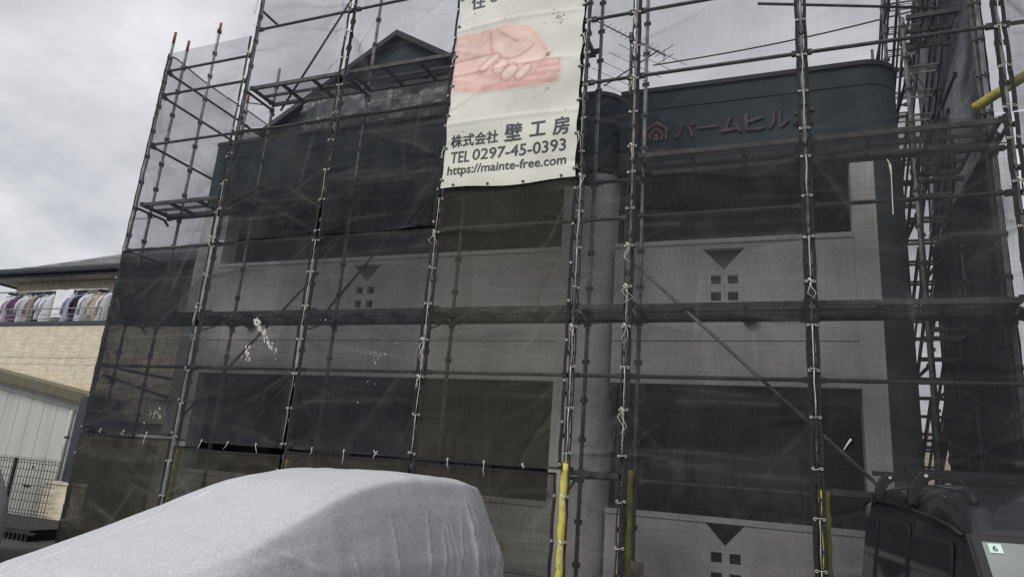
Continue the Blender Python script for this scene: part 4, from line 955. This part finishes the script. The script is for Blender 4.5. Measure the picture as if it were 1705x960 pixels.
def car_cover(name, label, tbl, pos, ang, m, seed, seam_v=None, nu=150, nv=120):
    rng = np.random.default_rng(seed); P, us, tv, Q = cover_shape(tbl, nu, nv, rng)
    ca, sa = math.cos(ang), math.sin(ang)
    Wd = np.stack([pos[0]+P[..., 0]*sa+P[..., 1]*ca, pos[1]+P[..., 0]*ca-P[..., 1]*sa, P[..., 2]], -1)
    R_ = thing(name, (float(Wd[..., 0].mean()), float(Wd[..., 1].mean()), 0), label, 'covered car')
    MB().add(Wd.reshape(-1, 3).tolist(), [(q*nv+k, q*nv+k+1, (q+1)*nv+k+1, (q+1)*nv+k) for q in range(nu-1) for k in range(nv-1)] + [tuple(range(nv)), tuple(range((nu-1)*nv+nv-1, (nu-1)*nv-1, -1))]).build('car_cover', m, R_, smooth=True)
    if m is M['cover']:
        st_ = 4; Qs = Q[::st_, ::st_]; a_, b_ = Qs.shape[:2]; Qw = np.stack([pos[0]+Qs[..., 0]*sa+Qs[..., 1]*ca, pos[1]+Qs[..., 0]*ca-Qs[..., 1]*sa, Qs[..., 2]], -1)
        zt = np.maximum.accumulate(Qs[..., 2].max(1))[:, None]
        win = (Qs[..., 2] > .93) & (Qs[..., 2] < Qs[..., 2].max(1, keepdims=True)-.115) & (Qs[..., 0] > 1.12) & (Qs[..., 0] < 3.72)
        body_f, win_f = [], []
        for q in range(a_-1):
            for k in range(b_-1): (win_f if win[q:q+2, k:k+2].all() else body_f).append((q*b_+k, q*b_+k+1, (q+1)*b_+k+1, (q+1)*b_+k))
        bo_ = MB().add(Qw.reshape(-1, 3).tolist(), body_f).build('body', M['carpaint'], R_, smooth=True, fix=False)
        MB().add(Qw.reshape(-1, 3).tolist(), win_f).build('window', M['pane'], bo_, smooth=True, fix=False)
    for sv in (seam_v or []):
        k = int(sv*(nv-1)); pts = [Vector(Wd[q, k])+Vector((0, 0, .007)) for q in range(2, nu-2, 2)]
        rb_ = MB(); vv = []
        for q in range(2, nu-2, 2):
            a_, b_ = Vector(Wd[q, k]), Vector(Wd[q, k+1]); d_ = (b_-a_).normalized(); u_ = (Vector(Wd[q+1, k])-a_).normalized(); n_ = d_.cross(u_); n_ = n_ if n_.z > 0 else -n_
            vv += [a_-d_*.006+n_*.001, a_+n_*.004, a_+d_*.006+n_*.001]
        for q in range(len(vv)//3-1): rb_.f += [(3*q, 3*q+1, 3*q+4, 3*q+3), (3*q+1, 3*q+2, 3*q+5, 3*q+4)]
        rb_.v = [tuple(p) for p in vv]; rb_.build('seam', M['seam'], R_, smooth=True, fix=False)
    return R_, Wd
TBL = [(-.02, .50, .52, .50, .38, .60, .62), (.12, .66, .70, .66, .52, .76, .79), (.35, .74, .78, .76, .60, .87, .91), (.65, .78, .81, .84, .66, .96, 1.01), (.95, .79, .82, .90, .70, 1.05, 1.10),
       (1.35, .79, .82, .92, .66, 1.20, 1.245), (1.75, .79, .82, .93, .63, 1.355, 1.40), (2.1, .79, .82, .93, .61, 1.445, 1.485), (2.5, .79, .82, .93, .60, 1.495, 1.53), (3.0, .79, .82, .93, .60, 1.49, 1.53),
       (3.40, .77, .79, .93, .60, 1.46, 1.495), (3.58, .73, .75, .92, .57, 1.42, 1.45), (3.70, .70, .72, .91, .56, 1.28, 1.31), (3.81, .67, .70, .88, .55, 1.04, 1.07), (3.90, .64, .67, .70, .50, .80, .82)]
CC, CW = car_cover('covered_car', 'small car under a white non-woven cover parked in front of the netting', TBL, (5.89, -4.87), .147, M['cover'], 5, (.40,), 420, 180)
TB2 = [(a, b*.98, c*.98, d, e_2*.98, f*.98, g_*.98) for a, b, c, d, e_2, f, g_ in TBL]
car_cover('covered_car', 'car under a grey silver cover at the left edge of the photo', TB2, (-1.36, -4.5), .16, M['cover2'], 9, None, 80, 60)

sk = MB(); rs = np.random.default_rng(31)
for k in range(7):
    q = int(np.argmin(np.abs(np.linspace(-.02, 3.96, 420)-(2.62+rs.normal(0, .03))))); p = Vector(CW[q, 128+rs.integers(-3, 4)]); n_ = Vector((.93, -.14, .3)); p = p+n_*.004; r_ = rs.uniform(.004, .010)
    sk.add([p+Vector((-.1*r_, -r_*.5, 0)), p+Vector((0, r_*.5, -r_*.2)), p+Vector((0, r_*.4, r_)), p+Vector((0, -r_*.3, r_*1.3))], [(0, 1, 2, 3)])
tag(sk.build('dirt_specks', M['spot'], CC, fix=False), kind='stuff')
# ================================================================ BLACK VAN
vf = Vector((.115, -.993, 0)).normalized(); vr = Vector((-vf.y, vf.x, 0)); VO = Vector((9.96, -1.36, 0))
V = thing('black_van', VO+vf*1.7+vr*.74, 'black boxy van with a roof rack, facing the camera', 'van')
def vw(s, t, z): return VO+vf*s+vr*t+Vector((0, 0, z))
ss_ = [0, .04, .14, .35, .8, 1.3, 1.62, 1.78, 1.86, 2.03, 2.07, 2.24, 2.42, 2.54, 2.62, 2.9, 3.2, 3.32, 3.36]
ztop = [1.60, 1.66, 1.71, 1.735, 1.745, 1.74, 1.715, 1.665, 1.635, 1.53, 1.50, 1.32, 1.13, 1.02, .99, .96, .90, .80, .70]
zdr = [1.54, 1.58, 1.605, 1.61, 1.595, 1.565, 1.54, 1.525, 1.515, 1.485, 1.455, 1.27, 1.09, .98, .95, .92, .86, .76, .66]
vb = MB(); rows = []
for k, s_ in enumerate(ss_):
    zt, zd = ztop[k], zdr[k]; ins = .0 if 0 < k < len(ss_)-2 else .05
    ti = .085*np.clip((zd-.95)/.6, 0, 1)
    sec = [(0+ins, .30), (0+ins, .62), (0+ins, min(.93, zd-.02)), (ti*.45+ins, zd-(zd-min(.93, zd-.02))*.5), (ti+ins, zd), (ti+.035+ins, zd+(zt-zd)*.45), (ti+.10+ins, zd+(zt-zd)*.80), (ti+.26, zd+(zt-zd)*.96), (.74, zt)]
    sec = sec + [(1.48-t, z) for t, z in reversed(sec[:-1])]
    rows.append([vw(s_, t, z) for t, z in sec])
n_ = len(rows[0]); vb.add([p for r in rows for p in r], [(k*n_+i, k*n_+i+1, (k+1)*n_+i+1, (k+1)*n_+i) for k in range(len(rows)-1) for i in range(n_-1)] + [tuple(range(n_)), tuple((len(rows)-1)*n_+i for i in range(n_-1, -1, -1))] + [((k+1)*n_, k*n_, k*n_+n_-1, (k+1)*n_+n_-1) for k in range(len(rows)-1)])
bo = vb.build('body', M['vanpaint'], V, smooth=True)
sub = bo.modifiers.new('s', 'SUBSURF'); sub.levels = 1; sub.render_levels = 2
def side_t(z, zd=1.6): return .085*min(1, max(0, (z-.93)/(zd-.93)))
def side_panel(name, poly, m, off, parent=V, side=0, th=.006):
    def q(s_, z, o_):
        t = side_t(z)-o_; return vw(s_, t if side == 0 else 1.48-t, z)
    n2 = len(poly); return MB().add([q(s_, z, off) for s_, z in poly] + [q(s_, z, off-th) for s_, z in poly], [tuple(range(n2)), tuple(range(2*n2-1, n2-1, -1))] + [(i, (i+1) % n2, (i+1) % n2+n2, i+n2) for i in range(n2)]).build(name, m, parent)
def rrect(s0, s1, z0, z1, r, lean=0):
    o_ = []
    for cx, cz, a0 in ((s1-r, z1-r, 0), (s0+r, z1-r, 90), (s0+r, z0+r, 180), (s1-r, z0+r, 270)):
        for a in (0, 30, 60, 90): o_.append((cx+r*math.cos(rad(a0+a))+lean*(cz-z0), cz+r*math.sin(rad(a0+a))))
    return o_
for side in (0, 1):
    for (a, b, zt) in ((.10, .42, 1.49), (.52, 1.16, 1.48), (1.27, 1.92, 1.43)):
        side_panel('window_gasket', rrect(a-.02, b+.02, .96, zt+.02, .06, -.08 if b > 1.5 else 0), M['rubber'], .010, V, side)
        side_panel('side_window', rrect(a, b, .98, zt, .05, -.08 if b > 1.5 else 0), M['pane'], .015, V, side)
    for s_ in (.47, 1.215):
        side_panel('door_shut_line', [(s_-.004, .42), (s_+.004, .42), (s_+.004, 1.53), (s_-.004, 1.53)], M['rubber'], .0075, V, side)
    rail = MB().path([vw(s_, (side_t(z)-.016) if side == 0 else 1.48-side_t(z)+.016, z) for s_, z in ((.03, 1.575), (.14, 1.60), (.35, 1.606), (.8, 1.592), (1.3, 1.564), (1.65, 1.538), (1.88, 1.512), (2.04, 1.482))], 
        .010, 8)
    rail.build('drip_rail', M['rubber'], V, smooth=True)
# windscreen in its rubber surround
def wsp(a, b, off):   # a across 0..1, b down 0..1
    s0, z0, s1, z1 = 2.075, 1.475, 2.50, 1.050
    bow = .03*(1-(2*a-1)**2); t = (.075-.045*b)+(1.48-2*(.075-.045*b))*a; zz = z0+(z1-z0)*b+.010*(1-(2*a-1)**2)*(1-b)
    return vw(s0+(s1-s0)*b+off*.69+bow*.45-.005, t, zz+off*.72)
def ws(name, m, off, g_):
    vs_, fs_ = cloth_grid(16, 8, lambda a, b: wsp(-g_+a*(1+2*g_), -g_*1.6+b*(1+3.2*g_), off))
    return MB().add(vs_, fs_).build(name, m, V, smooth=True, fix=False)
ws('windscreen_gasket', M['rubber'], .012, .012)
def frit(a, b):
    return wsp(a, b, .018)
vs_, fs_ = cloth_grid(16, 8, lambda a, b: frit(a, b)); MB().add(vs_, fs_).build('windscreen_border', M['pane'], V, smooth=True, fix=False)
vs_, fs_ = cloth_grid(16, 8, lambda a, b: wsp(.026+.948*a, .062+.86*b, .0205)); wsn = MB().add(vs_, fs_).build('windscreen', M['windscreen'], V, smooth=True, fix=False)
# inspection sticker, top corner of the screen
st = MB().add([wsp(a, b, .024) for a, b in ((.040, .165), (.078, .165), (.078, .08), (.040, .08))], [(0, 1, 2, 3)]).build('inspection_sticker', M['sticker'], V, fix=False)
tv_, tf_ = text_mesh('6', .01); mn, mxx = tv_.min(0), tv_.max(0)
MB().add([wsp(.050+.014*(q[0]-mn[0])/(mxx[0]-mn[0]), .150-.052*(q[1]-mn[1])/(mxx[1]-mn[1]), .0255) for q in tv_], tf_).build('digit', M['ink'], st, fix=False)
# roof rack: two crossbars on clamped feet
for s_ in (.42, 1.22):
    rb = MB().bar(vw(s_, .045, 1.785), vw(s_, 1.435, 1.785), .036, .030)
    ro = rb.build('roof_rack_bar', M['rack'], V)
    for t, sg in ((.07, 1), (1.41, -1)):
        ft = MB(); th = .04
        prof = [(t-.02*sg, 1.585), (t+.02*sg, 1.585), (t+.035*sg, 1.66), (t+.07*sg, 1.72), (t+.125*sg, 1.755), (t+.13*sg, 1.785), (t+.05*sg, 1.785), (t+.015*sg, 1.75), (t-.015*sg, 1.69)]
        n2 = len(prof); ft.add([vw(s_-th/2, a, z) for a, z in prof] + [vw(s_+th/2, a, z) for a, z in prof], [tuple(range(n2)), tuple(range(2*n2-1, n2-1, -1))] + [(i, (i+1) % n2, (i+1) % n2+n2, i+n2) for i in range(n2)])
        ft.bar(vw(s_-.045, t-.01*sg, 1.615), vw(s_+.045, t-.01*sg, 1.615), .035, .04)
        fo = ft.build('rack_foot', M['rack'], ro, bevel=.006)
        MB().tube(vw(s_+th/2, t+.075*sg, 1.762), vw(s_+th/2+.006, t+.075*sg, 1.762), .010, 12).build('bolt', M['chrome'], fo)
MB().bar(vw(.42, .03, 1.64), vw(1.22, .03, 1.63), .012, .012).build('rack_tie', M['rack'], V)
an = MB().tube(vw(1.80, .20, 1.62), vw(1.74, .20, 1.675), .020, 12, .011); an.build('antenna_base', M['rubber'], V, smooth=True)
MB().tube(vw(1.74, .20, 1.67), vw(1.64, .185, 1.75), .004, 8).build('antenna_whip', M['rubber'], V)
for s_ in (.55, 2.75):
    for t in (.07, 1.41):
        wh = MB().tube(vw(s_, t-.09, .28), vw(s_, t+.09, .28), .28, 24).build('wheel', M['rubber'], V)
        MB().tube(vw(s_, t-.095, .28), vw(s_, t+.095, .28), .17, 18).build('rim', M['chrome'], wh)

# ================================================================ HOUSE ON THE LEFT
Hh = thing('neighbour_house', (-6.5, 4.2, 0), 'cream sided house with a slate roof and balcony left of the scaffold', 'house')
def panels(x0, x1, zs_, y, w_, ofs, th=.02):
    for r_ in range(len(zs_)-1):
        x = x0-(ofs if r_ % 2 else 0)
        while x < x1:
            a, b = max(x, x0), min(x+w_, x1)
            if b-a > .03: MB().box((a+.004, y-th, zs_[r_]+.004), (b-.004, y, zs_[r_+1]-.004)).build('siding_panel', M['siding'], Hh)
            x += w_
    MB().box((x0, y+.003, zs_[0]), (x1, y+.12, zs_[-1])).build('wall', M['recess'], Hh)
panels(-10.9, -1.0, [2.0, 3.12, 3.27, 4.0], 3.0, .90, .37)
panels(-9.2, -1.0, [3.3, 4.1, 4.72, 5.42], 4.2, 1.35, .3)
MB().box((-9.18, 4.33, 0), (-1.0, 9.5, 5.41)).build('house_body', M['siding'], Hh)
MB().box((-10.9, 3.13, 1.6), (-1.0, 4.17, 3.28)).build('balcony_floor', M['soffit'], Hh)
MB().box((-10.95, 2.95, 4.005), (-1.0, 3.14, 4.085)).build('balcony_cap', M['navytrim'], Hh)
for z in (4.16, 4.26, 4.40):
    MB().tube((-10.9, 3.05, z), (-4.35, 3.05, z), .009 if z < 4.3 else .015, 8).build('balcony_rail', M['steel'], Hh)
for x in (-10.5, -9.2, -7.9, -6.6, -5.4, -4.35):
    MB().tube((x, 3.05, 4.086), (x, 3.05, 4.40), .012, 8).build('rail_post', M['steel'], Hh)
# sliding doors on to the balcony
for x0, x1 in ((-8.6, -6.5), (-5.35, -3.4)):
    f = MB().box((x0, 4.12, 3.35), (x0+.07, 4.178, 5.14)).box((x1-.07, 4.12, 3.35), (x1, 4.178, 5.14)).box((x0+.07, 4.12, 5.07), (x1-.07, 4.178, 5.14)).box(((x0+x1)/2-.035, 4.13, 3.35), ((x0+x1)/2+.035, 4.178, 5.068))
    wo = f.build('balcony_door', M['navytrim'], Hh)
    for a, b in ((x0+.072, (x0+x1)/2-.037), ((x0+x1)/2+.037, x1-.072)): MB().box((a, 4.15, 3.35), (b, 4.165, 5.066)).build('pane', M['pane'], wo)
# eaves, gutter and slate roof (low hip rising to the right)
_before = set(bpy.data.objects)
MB().box((-9.9, 2.66, 5.23), (-1.0, 4.9, 5.27)).build('soffit', M['soffit'], Hh)
MB().box((-9.95, 2.58, 5.18), (-1.0, 2.655, 5.30)).build('fascia_board', M['navytrim'], Hh)
gt = MB()
gt.prism([(0, 0), (.02, -.06), (.10, -.075), (.13, -.0), (.13, .06), (0, .06)], 0, 1)
gt.v = [(-9.95+8.95*y, 2.575-x, 5.30+z) for x, y, z in gt.v]; gt.build('gutter', M['navytrim'], Hh)
MB().box((-9.95, 2.66, 5.19), (-9.87, 9.0, 5.295)).build('side_fascia', M['navytrim'], Hh)
ru = Vector((0, .872, .488)).normalized(); rn_ = Vector((0, -.488, .872)).normalized(); tl, _ = MB().box((-.165, -.16, -.007), (.165, .16, .007)).mesh('slate', M['shingle'], (0, 0, 0))
ang_ = math.atan2(.488, .872)
for r_ in range(8):
    for c_ in range(27):
        x = -9.8+.335*c_+(.167 if r_ % 2 else 0)
        if x < -9.7+r_*.45 or x > -1.2: continue
        p = Vector((x, 2.60, 5.33))+ru*(.235*r_)+rn_*.012
        o_ = place(tl, 'slate', p, Hh, (ang_-.055+random.uniform(-.008, .008), 0, 0))
MB().add([(-9.95, 2.6, 5.305), (-1, 2.6, 5.305), (-1, 6.4, 7.43), (-5.0, 6.4, 7.43)], [(0, 1, 2, 3)]).build('roof_deck', M['shingle'], Hh, fix=False)
MB().add([(-9.95, 2.6, 5.303), (-5.0, 6.4, 7.428), (-9.95, 9.4, 5.303)], [(0, 1, 2)]).build('roof_hip', M['shingle'], Hh, fix=False)
for o_ in set(bpy.data.objects)-_before: o_.location += Vector((0, 1.0, .20))
# laundry
for k, x in enumerate((-8.05, -4.95)):
    br_ = MB().bar((x, 4.15, 4.95), (x, 3.32, 4.88), .03, .05); br_.box((x-.04, 4.11, 4.7), (x+.04, 4.178, 5.05)); br_.build('pole_bracket', M['navytrim'], Hh)
tag(MB().tube((-9.2, 3.40, 4.93), (-4.75, 3.40, 4.93), .017, 10).build('drying_pole', M['chrome'], smooth=True), 'steel drying pole along the balcony of the cream house', 'drying pole')
lm = {n_: mat('laundry_'+n_, c, .9, var=.06, scale=9) for n_, c in dict(white=(.82, .82, .84), lilac=(.62, .60, .76), dark=(.03, .03, .04), purple=(.22, .12, .20), beige=(.58, .52, .44), grey=(.40, .41, .44), blue=(.60, .66, .82), tan=(.42, .30, .20)).items()}
GAR = [('beige', 'beige shirt at the left end of the washing line'), ('white', 'white shirt second on the washing line'), ('purple', 'dark purple shirt on the washing line'), ('lilac', 'pale lilac shirt right of the purple one'), ('white', 'white shirt left of the dark top on the washing line'), ('beige', 'cream blouse touching the dark top on its left'), ('dark', 'black top on the washing line'), ('white', 'white shirt right of the black top'), ('white', 'white blouse left of the hanging towel'),
       ('towel', 'white towel hung over the drying pole'), ('blue', 'pale blue shirt right of the white towel'), ('dark', 'thin black garment beside the pale blue shirt'), ('lilac', 'lilac white shirt right of the thin black garment'), ('white', 'white shirt near the right end of the washing line'), ('beige', 'cream shirt near the right end of the line'), ('tan', 'tan garment near the right end of the line'), ('white', 'last white garment at the right end of the line')]
def garment(x, mname, lb, k):
    rng = np.random.default_rng(200+k)
    if mname == 'towel':
        vs_, fs_ = cloth_grid(12, 16, lambda s, t: (x-.3+.6*s, 3.36-.012*math.sin(s*9)-.004, 4.94-.66*t))
        m_ = MB().add(vs_, fs_); vs2, fs2 = cloth_grid(12, 10, lambda s, t: (x-.3+.6*s, 3.44+.01*math.sin(s*8), 4.94-.40*t)); m_.add(vs2, fs2); m_.add([(x-.3, 3.355, 4.94), (x+.3, 3.355, 4.94), (x+.3, 3.44, 4.952), (x-.3, 3.44, 4.952)], [(0, 1, 2, 3)])
        return tag(m_.build('towel', lm['white'], smooth=True), lb, 'towel', 'washing on the balcony')
    o_ = thing('shirt', (x, 3.4, 4.93), lb, 'clothing', 'washing on the balcony')
    ln = rng.uniform(.52, .86); w2 = rng.uniform(.15, .22); tw = rng.uniform(.2, .7) if k % 3 == 0 else rng.uniform(.9, 1.45)   # hung edge-on to the pole, turned a little
    c_, s_ = math.cos(tw), math.sin(tw)
    def loc(a, d, z): return (x+a*c_-d*s_, 3.4+a*s_+d*c_, 4.83+z)
    n_a = 14; tp = rng.uniform(.75, 1.15); prof = [(0, .03, .02), (-.06, w2*.45, .03), (-.15, w2*.88, .04), (-.3, w2*.9, .05), (-ln*.7, w2*tp, .055), (-ln, w2*tp*1.05, .05)]
    vs_ = []
    for (z, hw, dp) in prof:
        for q in range(n_a):
            th = 2*math.pi*q/n_a; rip = 1+.45*math.sin(4*th+k)*(-z/ln)
            vs_.append(loc(hw*math.cos(th), dp*math.sin(th)*rip, z+rng.normal(0, .006)))
    fs_ = [(r_*n_a+q, r_*n_a+(q+1) % n_a, (r_+1)*n_a+(q+1) % n_a, (r_+1)*n_a+q) for r_ in range(len(prof)-1) for q in range(n_a)] + [tuple(range(n_a))]
    MB().add(vs_, fs_).build('body', lm[mname], o_, smooth=True)
    for sg in ((-1, 1) if k % 3 else ()):
        MB().path([loc(sg*w2*.72, 0, -.12), loc(sg*(w2*.95+.02), .01, -.26), loc(sg*(w2*.9+.03), .015, -rng.uniform(.38, .56))], .032, 8, .036).build('sleeve', lm[mname], o_, smooth=True)
    MB().path([loc(-.16, 0, -.06), loc(0, 0, .02), loc(.16, 0, -.06)], .007, 6).path([loc(0, 0, .02), loc(0, .01, .06), loc(.02, .01, .105)], .004, 6).build('hanger', M['navytrim'] if k % 2 else lm['blue'], o_)
xg = -8.05
for k, (mname, lb) in enumerate(GAR):
    st_ = .205 if mname != 'towel' else .40
    if mname == 'towel': xg += .14
    garment(xg, mname, lb, k); xg += st_*(.62+.80*((k*37) % 11)/11)

tag(MB().box((11.6, 13.0, 0), (17, 20, 3.4)).build('far_wall', M['siding']), 'cream house wall seen far behind the stair tower', 'house')
# ================================================================ SHED, FENCE, LOW WALL
Sh = thing('storage_shed', (-5.5, 2.6, 0), 'pale panelled shed with an olive sloping roof edge in front of the cream house', 'shed')
def zr(x): return 2.27-.147*(x+3.1)          # roof underside falls to the right
x = -9.0
while x < -3.55:
    a, b = x, min(x+.40, -3.5)
    MB().add([(a+.006, 2.5, .05), (b-.006, 2.5, .05), (b-.006, 2.5, zr(b)-.17), (a+.006, 2.5, zr(a)-.17), (a+.006, 2.54, .05), (b-.006, 2.54, .05), (b-.006, 2.54, zr(b)-.17), (a+.006, 2.54, zr(a)-.17)], [(0, 1, 2, 3), (7, 6, 5, 4), (0, 4, 5, 1), (1, 5, 6, 2), (2, 6, 7, 3), (3, 7, 4, 0)]).build('wall_panel', M['shed'], Sh)
    x += .40
MB().prism([(-9.0, .04), (-3.5, .04), (-3.5, zr(-3.5)-.17), (-9, zr(-9)-.17)], 2.545, 2.98).build('shed_body', M['shed'], Sh)
MB().prism([(-9.1, zr(-9.1)-.19), (-3.38, zr(-3.38)-.19), (-3.38, zr(-3.38)-.06), (-9.1, zr(-9.1)-.06)], 2.465, 2.497).build('top_trim', M['shed'], Sh)
MB().prism([(-9.3, zr(-9.3)-.05), (-3.05, zr(-3.05)-.05), (-3.05, zr(-3.05)+.17), (-9.3, zr(-9.3)+.17)], 2.30, 2.97).build('roof_edge', M['olive'], Sh)
MB().prism([(-9.3, zr(-9.3)-.01), (-3.05, zr(-3.05)-.01), (-3.05, zr(-3.05)+.05), (-9.3, zr(-9.3)+.05)], 2.28, 2.297).build('roof_lip', M['olive'], Sh)
dp = MB().path([(-3.62, 2.42, zr(-3.62)-.20), (-3.62, 2.42, .1)], .045, 12); dpo = dp.build('downpipe', M['pipe'], Sh, smooth=True)
for z in (.55, 1.6): MB().tube((-3.62, 2.42, z), (-3.62, 2.42, z+.04), .052, 12).build('pipe_clip', M['steel_dark'], dpo)
MB().box((-4.62, 2.485, .62), (-4.44, 2.499, .66)).build('latch', M['rubber'], Sh); MB().box((-4.5, 2.485, .98), (-4.46, 2.499, 1.02)).build('latch', M['rubber'], Sh)
tag(MB().box((-3.08, 2.12, .82), (-2.70, 2.28, 2.40)).build('gate_post', M['navytrim'], bevel=.01), 'dark navy pillar between the shed and the netting', 'pillar')
tag(MB().box((-3.47, 2.10, 0), (-2.3, 2.27, .76)).box((-3.49, 2.08, .762), (-2.28, 2.29, .81)).build('garden_wall', M['siding']), 'short cream garden wall behind the wire fence', 'wall')
F = thing('wire_fence', (-5, 2.0, 0), 'black wire mesh fence with zigzag top on a low wall at the left', 'fence')
vw_, _ = MB().path([(0, 0, .16), (0, 0, 1.12), (0, -.035, 1.165), (0, -.0, 1.20)], .006, 6).mesh('vertical_wire', M['blackwire'], (0, 0, 0))
k = 0
while -7.6+.085*k < -3.1:
    place(vw_, 'vertical_wire', (-7.6+.085*k, 2.0, 0), F); k += 1
for z in (.20, .26, .42, .56, .70, .84, .98, 1.10, 1.15):
    MB().tube((-7.62, 1.994, z), (-3.06, 1.994, z), .006, 6).build('horizontal_wire', M['blackwire'], F)
for x in (-6.55, -4.33):
    MB().box((x-.03, 2.01, .0), (x+.03, 2.05, 1.17)).build('post', M['blackwire'], F)
tag(MB().box((-9.0, .7, 0), (-1.6, 1.985, .165)).build('low_wall', M['blackwall']), 'low black block wall under the wire fence', 'wall')
G = thing('drain_grille', (-5.5, .65, 0), 'dark slatted grille in front of the low black wall', 'grille')
k = 0
while -8+.1*k < -1.5:
    MB().box((-8+.1*k, .64, .0), (-7.96+.1*k, .67, .10)).build('slat', M['blackwire'], G); k += 1
MB().box((-8.02, .63, .102), (-1.4, .69, .13)).build('top_rail', M['blackwire'], G)
